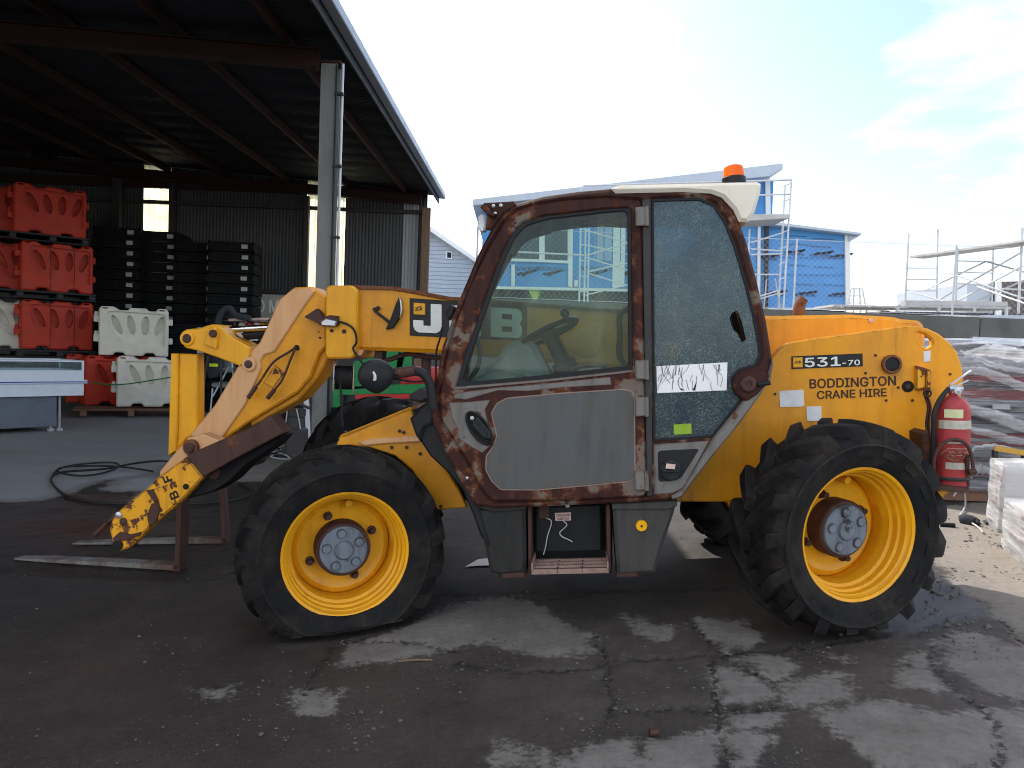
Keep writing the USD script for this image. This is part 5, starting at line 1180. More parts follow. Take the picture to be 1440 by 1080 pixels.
part(ch, 'chair_back', wbox(304, 500, 326, 524, DC + .4, .05, .02), 'console_grey')
part(ch, 'seat', wbox(297, 538, 331, 546, DC, .45, .02), 'console_grey')
for a, b in (((299, 546), (296, 578)), ((329, 546), (332, 578)), ((322, 516), (299, 558)), ((326, 500), (329, 546))): part(ch, 'leg', rod(at(*a, DC + .02), at(*b, DC + .02), .014, 8), 'galv')
jk = thing('work_jacket', 'dark work jacket with a bright yellow reflective band hung on the chair', 'jacket')
part(jk, 'jacket', hull(np.array([at(x, y, dd) for x, y in ((293, 498), (312, 495), (315, 512), (308, 530), (294, 532), (289, 515)) for dd in (DC + .3, DC + .42)])), 'cloth_dark', True)
part(jk, 'hivis_band', wbox(294, 511, 306, 516, DC + .28, .02, .004), 'hivis')
lv = thing('lever_bar', 'thin steel bar leaning in the shed beside the yellow mast', 'bar'); part(lv, 'bar', rod(at(292, 500, 12.2), at(283, 575, 12.2), .018, 8), 'dark_steel')
vs = thing('vice_stand', 'grey steel vice stand on a drum base beside the shed post', 'vice')
DVS = 8.6
b = at(415, 637, DVS)
part(vs, 'drum_base', lathe([(.001, 0), (.15, 0), (.14, .28), (.11, .30), (.10, .42), (.001, .42)], b, (0, 0, 1), 24), 'dark_steel')
part(vs, 'vice_jaw', cat(box(b[0] - .10, b[0] + .10, b[1] - .06, b[1] + .06, b[2] + .42, b[2] + .52, .01), rod(b + [-.02, -.02, .60], b + [.16, -.02, .53], .018, 8)), 'dark_steel')
single('leaning_tube', rod(at(430, 548, 9.4), at(434, 635, 9.4), .035, 10), 'galv', 'short galvanised tube leaning beside the grey shed post', 'tube')
lp = [at(x, y, 8.5) for x, y in ((404, 575), (401, 600), (398, 620), (403, 634), (412, 637), (419, 630), (422, 600), (417, 575))]
single('hanging_cable', tube(spline(lp, 40), .008, 6), 'grey_plastic', 'pale cable hanging in a loop in front of the vice stand', 'cable')
bx = thing('cable_pile', 'tangle of dark cables and fittings lying on the floor behind the front tyre', 'cables')
for k in range(9):
    c = G(370 + k * 7, 642 + rnd.uniform(-8, 6)); q = [c + np.array([rnd.uniform(-.25, .25), rnd.uniform(-.2, .2), .02 + rnd.uniform(0, .05)]) for _ in range(6)]
    part(bx, 'cable', tube(spline(q, 30), .012, 6), 'cable_black' if k % 3 else 'grey_plastic')
tb = thing('tyre_pile', 'dark drum lying on its side in the shed under the boom', 'drum'); c = at(400, 560, 10.5)
part(tb, 'drum', lathe([(.001, -.3), (.30, -.3), (.32, -.25), (.32, .25), (.30, .3), (.001, .3)], c, (1, .3, 0), 28), 'belly'); 
# green machine
gm_ = thing('green_trailer_machine', 'green painted farm machine with red tank and black roller behind the boom', 'machine')
DG = 9.6
for q in ([(497, 508), (540, 500), (541, 545), (498, 548)], [(540, 492), (578, 496), (578, 520), (556, 522), (541, 515)], [(476, 543), (600, 540), (600, 553), (476, 556)], [(467, 540), (477, 540), (477, 573), (467, 573)], [(560, 492), (570, 500), (563, 530), (556, 520)]):
    pts = np.array([WY(x, y, DG)[[0, 2]] for x, y in q]); part(gm_, 'green_panel', fix(prism(pts, DG, DG + .06, .008)), 'green_paint')
for q in ([(562, 515), (572, 512), (572, 546), (562, 546)],): 
    pts = np.array([WY(x, y, DG)[[0, 2]] for x, y in q]); part(gm_, 'red_bracket', fix(prism(pts, DG + .1, DG + .3, .008)), 'red_paint')
a = WY(600, 532, DG + .2); part(gm_, 'red_tank', lathe([(.001, -.25), (.13, -.25), (.16, -.2), (.16, .2), (.13, .25), (.001, .25)], a, (1, 0, 0), 28), 'red_paint')
a = WY(520, 528, DG); part(gm_, 'roller', rod(a + [-.35, .1, 0], a + [.25, .1, 0], .09, 18), 'black_plastic')
part(gm_, 'red_rail', beam(WY(500, 558, DG), WY(585, 557, DG), .05, .06), 'red_paint')
for x in (486, 560, 596): part(gm_, 'frame_leg', rod(WY(x, 548, DG + .2), WY(x, 640, DG + .2), .03, 8), 'dark_steel')
for x in (478, 600):
    a = WY(x, 600, DG + .9); part(gm_, 'trailer_wheel', lathe([(.001, -.09), (.22, -.09), (.30, -.09), (.34, -.05), (.34, .05), (.30, .09), (.001, .09)], a, (1, 0, 0), 32), 'rubber')
single('timber_post', box(*(lambda c: (c[0] - .1, c[0] + .1, c[1], c[1] + .2, -.2, c[2]))(WY(592, 505, 10.6))), 'timber_old', 'weathered timber post behind the green machine', 'post')
# hose on the floor
hp = [(262, 655), (222, 650), (180, 655), (140, 662), (95, 665), (72, 676), (80, 690), (108, 704), (170, 711), (240, 712), (330, 705), (352, 690), (335, 682)]
q = np.array([G(*p_) + [0, 0, .018] for p_ in hp]); q2 = np.array([G(*p_) + [0, 0, .045] for p_ in [(75, 672), (110, 658), (150, 655), (152, 668), (120, 674), (86, 670), (90, 662), (128, 660), (215, 668)]])
hs = thing('black_hose', 'black rubber hose lying in loops on the wet floor left of the forks', 'hose')
part(hs, 'hose_run', tube(spline(q, 120), .013, 7), 'cable_black'); part(hs, 'hose_loop', tube(spline(q2, 80), .013, 7), 'cable_black')

# ------------------------------------------------------------------ extinguisher on its cradle
b0 = O + V(1337, 684, YX) @ MV; b1 = O + V(1340, 566, YX) @ MV
exu = (b1 - b0) / np.linalg.norm(b1 - b0); Lx = np.linalg.norm(b1 - b0); rx = .088
fe = thing('fire_extinguisher', 'faded red fire extinguisher strapped upright on the tail of the telehandler', 'fire extinguisher')
part(fe, 'cylinder', lathe([(.001, 0), (rx * .93, 0), (rx, .015), (rx, Lx * .90), (rx * .93, Lx * .97), (rx * .70, Lx * 1.035), (rx * .36, Lx * 1.075), (.022, Lx * 1.09), (.022, Lx * 1.12), (.001, Lx * 1.12)], b0, exu, 40), 'ext_red', 40)
def ring_patch(z0, z1, a0, a1, mat, nm, off=.0015):
    uu = np.cross(exu, [0, 1, 0]); uu /= np.linalg.norm(uu); ww = np.cross(exu, uu)
    an = np.linspace(a0, a1, 16); v = []
    for r_ in (rx + off,):
        for z in (z0, z1):
            v += [b0 + exu * z + r_ * (math.sin(t) * (-uu) * -1 + math.cos(t) * -np.array([0, 1, 0])) for t in an]
    n = 16; f = []
    for i in range(n - 1):
        f += [(i, i + 1, i + 1 + n), (i, i + 1 + n, i + n)]
    part(fe, nm, T(v, f), mat, True)
ring_patch(Lx * .70, Lx * .80, -1.1, 1.35, 'ext_label', 'white_band')
ring_patch(Lx * .83, Lx * .93, -.05, 1.0, 'ext_yellow', 'inspection_tag', .002)
ring_patch(Lx * .23, Lx * .31, -.5, .85, 'ext_label', 'picture_label')
for k, z in enumerate((.53, .47, .43, .39)):
    ring_patch(Lx * z, Lx * (z + (.022 if k == 0 else .006)), -.5 if k else -.35, .8, 'ext_label', 'printed_line')
vt = b0 + exu * Lx * 1.10
part(fe, 'valve', cat(rod(vt, vt + exu * .05, .020, 12), rod(vt + exu * .03 + [-.03, -.01, 0], vt + exu * .03 + [.04, -.02, 0], .016, 10), lathe([(.001, 0), (.022, 0), (.022, .012), (.001, .014)], vt + exu * .02 + np.array([.01, -.02, 0]), (0, -1, 0), 18)), 'zinc')
part(fe, 'squeeze_handle', cat(beam(vt + exu * .05 + [-.02, 0, 0], vt + exu * .10 + [.09, -.01, .035], .016, .008), beam(vt + exu * .04 + [.0, 0, 0], vt + exu * .06 + [.075, -.01, .02], .016, .007)), 'galv')
q = [vt + exu * .03 + [-.03, -.01, 0], vt + [-.075, -.02, -.02], vt + [-.115, -.03, -.12], b0 + exu * .30 + [-.115, -.02, 0], b0 + exu * .12 + [-.11, .0, 0]]
part(fe, 'hose', tube(spline(q, 40), .014, 10), 'cable_black')
ctr = b0 + exu * .12
uu = np.cross(exu, [0, 1, 0]); uu = uu / np.linalg.norm(uu)
arc = [O + V(x, y, YX - .11) @ MV for x, y in ((1316, 678), (1313, 660), (1315, 640), (1327, 623), (1343, 618), (1358, 624), (1366, 640), (1369, 664))]
fs_ = thing('extinguisher_strap', 'dark strap ring hanging open round the foot of the red fire extinguisher', 'strap')
part(fs_, 'strap_loop', tube(spline(arc, 40), .010, 8), 'rust_steel')
part(fs_, 'strap_band', tube([b0 + exu * .055 + (rx + .008) * (math.cos(t) * uu + math.sin(t) * np.array([0, 1.0, 0])) for t in np.linspace(0, 2 * math.pi, 33)[:-1]], .010, 6, closed=True), 'dark_steel')
part(fs_, 'strap_clip', cat(rod(O + V(1362, 664, YX - .11) @ MV, O + V(1372, 663, YX - .11) @ MV, .016, 8), rod(O + V(1360, 640, YX - .1) @ MV, O + V(1360, 684, YX - .06) @ MV, .012, 8)), 'rust_steel')
wire = [O + V(x, y, YX - .12) @ MV for x, y in ((1322, 640), (1332, 634), (1340, 644), (1348, 634), (1356, 640), (1344, 648), (1330, 642))]
part(fs_, 'rusty_wire', tube(spline(wire, 30), .006, 5), 'rust_orange')

# ================================================================== behind the yard: wall, terrace, houses, scaffolds
YWALL = 12.0
zwall = WY(1300, 443, YWALL)[2]
wx0, wx1 = -1.15, 22.0
rw = thing('retaining_wall', 'dark stained concrete retaining wall behind the telehandler', 'wall')
n_pan = 8
for k in range(n_pan):
    a = wx0 + (wx1 - wx0) * k / n_pan; b = wx0 + (wx1 - wx0) * (k + 1) / n_pan
    part(rw, 'wall_panel', box(a + .006, b - .006, YWALL, YWALL + .2, -.6, zwall, .012), 'concrete_wall')
part(rw, 'wall_return', box(wx0, wx0 + .2, YWALL + .21, 30, -.6, zwall - .01, .012), 'concrete_wall')
part(rw, 'bearer_rail', fix(cat(box(WY(1362, 480, YWALL)[0], wx1 - .5, YWALL - .10, YWALL - .004, WY(1400, 484.5, YWALL)[2], WY(1400, 475, YWALL)[2], .006))), 'galv')
structure('terrace', T([(wx0 + .2, YWALL + .19, zwall - .06), (60, YWALL + .19, zwall - .06), (60, 140, zwall - .02), (-40, 140, zwall - .02), (-40, 30.2, zwall - .04), (wx0 + .2, 30.2, zwall - .04)], [(0, 1, 2), (0, 2, 5), (5, 2, 3), (5, 3, 4)]), 'concrete_light')
structure('terrace_bank', box(-40, wx0 - .02, 30, 30.2, -.6, zwall - .05), 'concrete_wall')
# chain-link fence along the wall top
cf_ = thing('chain_link_fence', 'galvanised chain-link fence along the top of the retaining wall', 'fence')
fx0, fx1, fz0, fz1, fyy = wx0 + .3, 16.0, zwall + .02, zwall + 1.15, YWALL + .12
pi_ = .065; vs_, fs2 = [], []
def wire3(a, b, r=.0018):
    d = (b - a) / np.linalg.norm(b - a); s = np.cross(d, [0, 1, 0]); o_ = len(vs_)
    for e in (a, b):
        vs_.extend([e + s * r, e - s * r * .5 + [0, r * .87, 0], e - s * r * .5 - [0, r * .87, 0]])
    for i in range(3):
        j = (i + 1) % 3; fs2.extend([(o_ + i, o_ + j, o_ + 3 + i), (o_ + j, o_ + 3 + j, o_ + 3 + i)])
hh = fz1 - fz0
x = fx0
while x < fx1:
    wire3(np.array([x, fyy, fz0]), np.array([x + hh, fyy, fz1])); wire3(np.array([x + hh, fyy + .003, fz0]), np.array([x, fyy + .003, fz1])); x += pi_ * 1.41
part(cf_, 'wire_mesh', T(vs_, fs2), 'galv', False)
for x in np.arange(fx0 + .2, fx1, 2.6): part(cf_, 'fence_post', rod((x, fyy + .03, fz0 - .02), (x, fyy + .03, fz1 + .02), .016, 8), 'galv')
for z in (fz0 + .01, fz1): part(cf_, 'fence_rail', rod((fx0, fyy + .02, z), (fx1, fyy + .02, z), .005, 6), 'galv')
# ---- blue wrapped house
YH = 24.0
def hx(x, y=400): return WY(x, y, YH)[0]
def hz(y, x=800): return WY(x, y, YH)[2]
def hq(pts, y0, y1, b=.0): return fix(prism(np.array([WY(x, y, y0)[[0, 2]] for x, y in pts]), y0, y1, b))
hs_ = thing('blue_wrapped_house', 'unfinished two-storey house in blue building wrap with sloping grey roof', 'house')
zg = zwall - .05
part(hs_, 'wall', fix(prism(np.array([(hx(676), hz(408)), (hx(1082), hz(408, 1080)), (hx(1080), hz(252, 1080)), (hx(676), hz(292, 690))]), YH, YH + 7, 0)), 'wrap_blue')
part(hs_, 'base_wall', fix(prism(np.array([(hx(680), zg), (hx(1082), zg), (hx(1082), hz(409, 1080)), (hx(680), hz(409))]), YH + .2, YH + 6.5, 0)), 'dark_room')
part(hs_, 'roof', fix(prism(np.array([*[WY(x, y, YH - .9)[[0, 2]] for x, y in ((665, 280), (665, 289), (1082, 248), (1101, 238), (1101, 229.5))]]), YH - .9, YH + 7.6, .02)), 'roof_metal')
part(hs_, 'corner_trim', hq([(1076, 250), (1083, 249), (1084, 302), (1077, 303)], YH - .05, YH - .004, .004), 'trim_white')
part(hs_, 'base_trim', hq([(676, 402), (1082, 410), (1082, 414), (676, 406)], YH - .08, YH - .004, .004), 'trim_white')
def window(pts, mat='house_glass', frame=2.0):
    p_ = np.array([WY(x, y, YH - .01)[[0, 2]] for x, y in pts]); p_ = p_ if area2(p_) > 0 else p_[::-1]
    inn = inset(p_, .09)
    fr = part(hs_, 'window', fix(prism(p_, YH - .07, YH - .006, .005, [inn])), 'trim_white')
    part(fr, 'pane', fix(prism(inn, YH - .04, YH - .03, 0)), mat)
    part(fr, 'reveal', fix(prism(inn, YH - .009, YH - .005, 0)), 'cladding_mid')
window([(700, 308), (762, 308), (762, 369), (700, 367)]); window([(762, 308), (802, 308), (802, 371), (762, 369)])
part(hs_, 'corner_board', hq([(800, 305), (806, 305), (805, 404), (799, 403)], YH - .09, YH - .004, .004), 'trim_white')
for x in (719, ): part(hs_, 'corner_board', hq([(x, 372), (x + 5, 372), (x + 5, 402), (x, 402)], YH - .07, YH - .004, .003), 'trim_white')
for k, x in enumerate((838, 849, 861, 872, 882, 893)):
    part(hs_, 'batten', hq([(x, 300), (x + 1.2, 300), (x + 1, 368), (x - .2, 368)], YH - .05, YH - .004, 0), 'wrap_blue_dark')
part(hs_, 'cladding', hq([(836, 300), (866, 300), (866, 367), (836, 366)], YH - .03, YH - .005, 0), 'cladding_mid')
part(hs_, 'wall_panel', hq([(863, 300), (880, 300), (878, 404), (861, 404)], YH - .045, YH - .03, 0), 'trim_white')
part(hs_, 'utility_box', hq([(808, 394), (813, 394), (812, 403), (807, 403)], YH - .12, YH - .004, .004), 'trim_white')
for x in (756, 796): part(hs_, 'window_sticker', hq([(x - 3, 317), (x + 2, 317), (x + 2, 323), (x - 3, 323)], YH - .05, YH - .042, 0), 'sticker_green')
def printed(parent, x, y, ysurf, h=.11):
    p_ = WY(x, y, ysurf)
    m = text('TI LAYATION', 0, 0, h, 0, .95, True); m.vertices *= [-1, 1, -1]                    # the wrap hangs upside down
    m.vertices += [p_[0] + .47, ysurf - .006, p_[2] + h / 2]; m.fix_normals()
    part(parent, 'wrap_print', m, 'wrap_ink', False)
    bl = [hull(np.array([(p_[0] + a * .6 + .12 * math.cos(t) * s, ysurf - .006 - dd, p_[2] + b * .6 + .05 * math.sin(t) + .02 * math.cos(t)) for t in np.linspace(0, 6.28, 9)[:-1] for dd in (0, .003)])) for a, b, s in ((-.25, -.28, 1.0), (.15, -.20, 1.3), (.45, -.10, 1.0), (-.05, -.33, .8))]
    part(parent, 'wrap_mark', cat(*bl), 'wrap_ink', False)
for x in (738, 775, 838, 880): printed(hs_, x, 378, YH)
# lower wing on the right
YG = 21.0
wg = thing('blue_house_wing', 'single-storey blue-wrapped wing right of the scaffold tower', 'house')
g = lambda x, y: WY(x, y, YG)[[0, 2]]
part(wg, 'wall', fix(prism(np.array([g(1000, 434), g(1192, 434), g(1191, 329), g(1000, 306)]), YG, YG + 2.8, 0)), 'wrap_blue')
part(wg, 'roof', fix(prism(np.array([WY(x, y, YG - .3)[[0, 2]] for x, y in ((1000, 306), (1191, 328), (1211, 330.5), (1211, 327), (1000, 301))]), YG - .3, YG + 3.0, .01)), 'roof_metal')
part(wg, 'eave', fix(prism(np.array([g(1192, 341), g(1209, 331), g(1192, 331)]), YG - .1, YG + 2.8, .005)), 'roof_metal')
part(wg, 'corner_trim', fix(prism(np.array([g(1188, 433), g(1195, 433), g(1194, 330), g(1187, 329)]), YG - .06, YG - .004, .004)), 'trim_white')
part(wg, 'base_trim', fix(prism(np.array([g(1000, 433), g(1195, 433), g(1195, 436), g(1000, 436)]), YG - .06, YG - .004, .004)), 'trim_white')
part(wg, 'base_wall', fix(prism(np.array([g(1000, 448), g(1190, 448), g(1190, 437), g(1000, 437)]), YG + .1, YG + 2.5, 0)), 'dark_room')
part(wg, 'wall_trim', fix(prism(np.array([g(1064, 434), g(1068, 434), g(1069, 312), g(1065, 311)]), YG - .06, YG - .004, .004)), 'trim_white')
part(wg, 'dark_post', fix(prism(np.array([g(1073, 434), g(1078, 434), g(1079, 312), g(1074, 312)]), YG - .14, YG - .064, .004)), 'dark_steel')
for y in (364, 388): part(wg, 'wrap_stripe', fix(prism(np.array([g(1069, y), g(1187, y + 1), g(1187, y - 2), g(1069, y - 3)]), YG - .006, YG - .003, 0)), 'wrap_blue_dark')
def printed2(x, y, w=.62, h=.07, blob=True):
    p_ = WY(x, y, YG); m = text('NOITAYAL', 0, 0, h, 0, w, True); m.vertices += [p_[0] - w / 2, YG - .008, p_[2]]
    part(wg, 'wrap_print', m, 'wrap_ink', False)
    if blob:
        bl = [hull(np.array([(p_[0] + a * .7 + .12 * math.cos(t) * s, YG - .008 - dd, p_[2] + b * .7 + .04 * math.sin(t) + .02 * math.cos(t)) for t in np.linspace(0, 6.28, 9)[:-1] for dd in (0, .003)])) for a, b, s in ((-.15, .12, 1.0), (.18, .16, 1.2), (.36, .20, .8))]
        part(wg, 'wrap_mark', cat(*bl), 'wrap_ink', False)
for x, y in ((1115, 359), (1155, 361), (1182, 364), (1132, 417), (1180, 418), (1078, 366), (1090, 416)): printed2(x, y)
for x, y in ((1120, 333), (1158, 337), (1125, 345), (1155, 348), (1120, 374), (1160, 377), (1130, 401), (1172, 402)): printed2(x, y, .6, .03, False)

# ---- pale sided house far left
YP = 34.0
ph = thing('pale_sided_house', 'pale blue weatherboard house with white gable trim beside the shed', 'house')
g = lambda x, y: WY(x, y, YP)[[0, 2]]
gab = np.array([g(560, 470), g(700, 470), g(700, 392), g(600, 323), g(560, 347)])
part(ph, 'wall', fix(prism(gab, YP, YP + 9, 0)), 'siding_blue')
part(ph, 'roof', fix(prism(np.array([g(600, 316), g(600, 323), g(702, 393), g(705, 389)]), YP - .6, YP + 9.5, .01)), 'trim_white')
part(ph, 'roof', fix(prism(np.array([g(600, 316), g(600, 323), g(540, 357), g(536, 353)]), YP - .6, YP + 9.5, .01)), 'trim_white', label='hidden left slope of the gable roof')
for k in range(26):
    z = g(630, 470)[1] + .19 * k
    pa, pb = g(600, 322), g(700, 390)
    x1 = min(g(700, 400)[0], pa[0] + (pa[1] - z - .19) * (pb[0] - pa[0]) / (pa[1] - pb[1]))
    if x1 < g(562, 400)[0]: continue
    part(ph, 'weatherboard', box(g(560, 400)[0], x1, YP - .03, YP - .004, z, z + .175, .006), 'siding_blue')
wn = part(ph, 'window', fix(prism(np.array([g(627, 364), g(636, 365), g(636, 354), g(627, 353)]), YP - .07, YP - .032, .005)), 'trim_white')
part(wn, 'pane', fix(prism(np.array([g(629, 362.5), g(634.5, 363), g(634.5, 355.5), g(629, 355)]), YP - .08, YP - .072, 0)), 'dark_room')
# ---- scaffolds
YS1 = 19.0
sc = thing('scaffold_tower', 'galvanised scaffold tower with ladder frames in front of the blue house', 'scaffold')
def tb_(t, nm, a, b, r=.024, y0=YS1, y1=None, m='galv'):
    part(t, nm, rod(WY(*a, y0), WY(*b, y1 or y0), r, 6), m, True)
tb_(sc, 'standard', (818, 262), (814, 442)); tb_(sc, 'standard', (824, 300), (821, 442)); tb_(sc, 'standard', (1113, 252), (1101, 442)); tb_(sc, 'standard', (1104, 262), (1094, 442), y0=YS1 + .9); tb_(sc, 'standard', (829, 300), (826, 442), y0=YS1 + .9)
tb_(sc, 'guard_rail', (820, 261), (1113, 253)); tb_(sc, 'guard_rail', (820, 282), (1112, 273)); tb_(sc, 'ledger', (700, 353), (826, 359)); 
for a, b in (((824, 324), (900, 346)), ((826, 359), (900, 337)), ((824, 362), (900, 385)), ((826, 382), (900, 366)), ((826, 384), (884, 402)), ((820, 416), (900, 396)), ((822, 344), (900, 362))): tb_(sc, 'brace', a, b, .018)
for k in range(6): tb_(sc, 'rung', (817 - k * .3, 300 + k * 22), (829 - k * .3, 301 + k * 22), .016)
for y, yl in ((333, 341), (359, 350), (363, 358), (392, 386), (414, 420), (418, 424)): tb_(sc, 'rung', (1056, yl), (1104 - (y - 300) * .06, y - 6), .02)
tb_(sc, 'standard', (1054, 322), (1050, 442), y0=YS1 + .4)
for k in range(8): tb_(sc, 'rung', (1101.5 - k * 1.2 - 0, 262 + k * 22), (1112 - k * 1.4, 258 + k * 22), .016)
part(sc, 'platform', fix(prism(np.array([WY(x, y, YS1)[[0, 2]] for x, y in ((1040, 302), (1107, 302), (1107, 308), (1040, 312))]), YS1 - .1, YS1 + 1.0, .01)), 'plank')
for x in (1078, 1090): tb_(sc, 'stepladder_stile', (x, 392), (x - 4 + (x - 1078), 436), .018, YS1 + .6, m='plank')
# right-hand scaffold run, going away
sr = thing('scaffold_run', 'long galvanised scaffold run with sloping plank deck at the right edge', 'scaffold')
ys = 15.0
for (a, b, yy) in (((1278, 329), (1272, 444), 17), ((1319, 322), (1317, 442), 18.5), ((1347, 349), (1343, 441), 15.5), ((1397, 349), (1394, 441), 16.5), ((1438, 320), (1432, 441), 14)): tb_(sr, 'standard', a, b, .022, yy)
dk = [(1280, 361, 17), (1300, 358, 17.5), (1440, 342, 14), (1475, 336, 13.5)]
part(sr, 'deck', hull(np.array([WY(x, y + dy, yy) for x, y, yy in ((1279, 360, 17.2), (1474, 332, 13.2)) for dy in (0, 3)] + [WY(x, y + dy, yy) for x, y, yy in ((1300, 361, 18.2), (1480, 338, 14.4)) for dy in (0, 3)])), 'plank')
for k in range(3): 
    y = 377 + k * 16; tb_(sr, 'rung', (1276, y), (1318, y), .016, 17, 18.5); tb_(sr, 'rung', (1346, y - 10), (1396, y - 9), .016, 15.5, 16.5)
for a, b, y0, y1 in (((1300, 409), (1388, 367), 17, 16), ((1320, 422), (1438, 354), 17, 14), ((1345, 424), (1438, 374), 15.5, 14), ((1275, 408), (1330, 425), 17, 16), ((1335, 384), (1440, 420), 15.5, 14), ((1388, 368), (1445, 384), 16, 14), ((1376, 422), (1450, 390), 16, 14), ((1372, 402), (1450, 430), 15, 13)): tb_(sr, 'brace', a, b, .018, y0, y1)
tb_(sr, 'ledger', (1410, 406), (1460, 409), .018, 14)
# plank stacks along the wall top
pk = thing('plank_stack', 'stack of scaffold planks on trestles on the terrace behind the wall', 'planks')
ypk = 13.6
for k in range(2): part(pk, 'plank', fix(prism(np.array([WY(x, y, ypk)[[0, 2]] for x, y in ((1172 + 100 * k, 431 + k * 1.0), (1276 + 146 * k, 433.5 + k * 1.5), (1276 + 146 * k, 430.5 + k), (1172 + 100 * k, 428 + k))]), ypk, ypk + .9, .006)), 'plank')
part(pk, 'plank', fix(prism(np.array([WY(x, y, ypk)[[0, 2]] for x, y in ((1276, 429), (1420, 431), (1420, 424), (1276, 422))]), ypk + .05, ypk + .25, .006)), 'plank')
for x in (1182, 1221, 1258, 1296, 1322, 1346, 1372, 1396): part(pk, 'cross_plank', hull(np.array([WY(x + dx, 431 + dy - dx * .35, ypk + dd) for dx in (0, 8) for dy in (0, 2.6) for dd in (-.25 + dx * .05, -.22 + dx * .05)])), 'plank')
for x in (1262, 1320, 1370, 1415): part(pk, 'trestle', rod(WY(x, 432, ypk), WY(x, 446, ypk), .03, 6), 'galv')
ld = thing('step_ladder', 'small aluminium step ladder standing behind the wall right of the blue wing', 'ladder')
for a, b in (((1197, 406), (1188, 442)), ((1213, 406), (1219, 442)), ((1201, 406), (1200, 442)), ((1209, 406), (1210, 442))): part(ld, 'stile', rod(WY(*a, 14.5), WY(*b, 14.5 + (.4 if a[0] in (1201, 1209) else 0)), .014, 6), 'galv')
for y, w in ((406, 8), (416, 10), (426, 12.5)): part(ld, 'tread', rod(WY(1205 - w, y, 14.5), WY(1205 + w, y, 14.5), .014, 6), 'galv')
tr_ = thing('trestle_frame', 'low grey trestle frame and folded sheets behind the wall', 'trestle')
part(tr_, 'folded_sheet', fix(prism(np.array([WY(x, y, 13.0)[[0, 2]] for x, y in ((1236, 441), (1262, 441), (1250, 437), (1240, 437))]), 13.0, 13.6, .01)), 'dark_steel')
part(tr_, 'trestle', rod(WY(1240, 440, 13), WY(1390, 442, 13), .03, 6), 'dark_steel')
sbd = single('blue_board', fix(prism(np.array([WY(x, y, 12.5)[[0, 2]] for x, y in ((1388, 448), (1500, 451), (1500, 444), (1386, 443))]), 12.5, 12.9, .004)), 'roof_metal', 'pale blue board lying on the wall top at the right edge', 'board')
dkc = thing('dark_shed', 'dark brown garage with white door trim behind the scaffold run', 'building')
g = lambda x, y: WY(x, y, 26.0)[[0, 2]]
part(dkc, 'wall', fix(prism(np.array([g(1404, 450), g(1560, 455), g(1560, 393), g(1404, 396)]), 26, 31, 0)), 'stack_dark')
part(dkc, 'door_trim', fix(prism(np.array([g(1398, 449), g(1406, 449), g(1406, 396), g(1399, 396)]), 25.9, 25.99, .004)), 'trim_white')
part(dkc, 'pale_wall', fix(prism(np.array([g(1364, 449), g(1397, 449), g(1398, 400), g(1365, 398)]), 26.2, 31, 0)), 'siding_blue')
wd = thing('weed', 'small green weed growing on the terrace seen through the cab window', 'plant')
wl = []
c = WY(752, 424, YWALL + .5)
for k in range(46):
    a = rnd.uniform(0, 6.28); l_ = rnd.uniform(.05, .26); tip = c + np.array([math.cos(a) * l_ * .6, math.sin(a) * l_ * .3, l_]); s = np.array([.007, 0, rnd.uniform(-.004, .004)])
    wl.append(T([c - s * .5, c + s * .5, (c + tip) / 2 + s * 1.2, tip, (c + tip) / 2 - s * 1.2], [(0, 1, 2), (0, 2, 4), (4, 2, 3)]))
part(wd, 'leaves', cat(*wl), 'leaf', False)

# ---- wrapped goods on the right
pw = thing('wrapped_pallet', 'tall pallet of dark red and grey sheets under shiny clear stretch film', 'pallet load')
c0_ = at(1300, 712, 7.6); zb0 = float(gz(c0_[0] + .6)) + .0
zt0 = at(1390, 489, 7.9)[2]
x0_, y0_ = at(1325, 600, 7.6)[0] - .35, at(1325, 600, 7.6)[1]
xr = x0_ + 2.6
for k in range(3): part(pw, 'bearer', box(x0_ + .05 + 1.15 * k, x0_ + .2 + 1.15 * k, y0_ + .02, y0_ + 1.1, zb0, zb0 + .10), 'pallet_wood')
for k in range(6): part(pw, 'board', box(x0_, xr, y0_ + .0 + .19 * k, y0_ + .13 + .19 * k, zb0 + .102, zb0 + .125), 'pallet_wood')
part(pw, 'side_board', box(x0_, xr, y0_ - .03, y0_ - .003, zb0 + .01, zb0 + .12), 'pallet_wood')
z = zb0 + .13; k = 0
mats_ = ['stack_dark', 'stack_red', 'stack_dark', 'stack_red', 'stack_grey', 'stack_red', 'stack_red', 'stack_dark']
while z < zt0 - .30:
    t_ = rnd.uniform(.025, .075); ox = rnd.uniform(-.05, .03)
    part(pw, 'sheet', box(x0_ + .04 + ox, xr - .1 + ox, y0_ + .02 + rnd.uniform(-.015, .02), y0_ + 1.05, z, z + t_ - .004, .004), mats_[k % 8] if rnd.random() < .75 else 'stack_grey'); z += t_; k += 1
zf = z
nu, nz_ = 90, 46
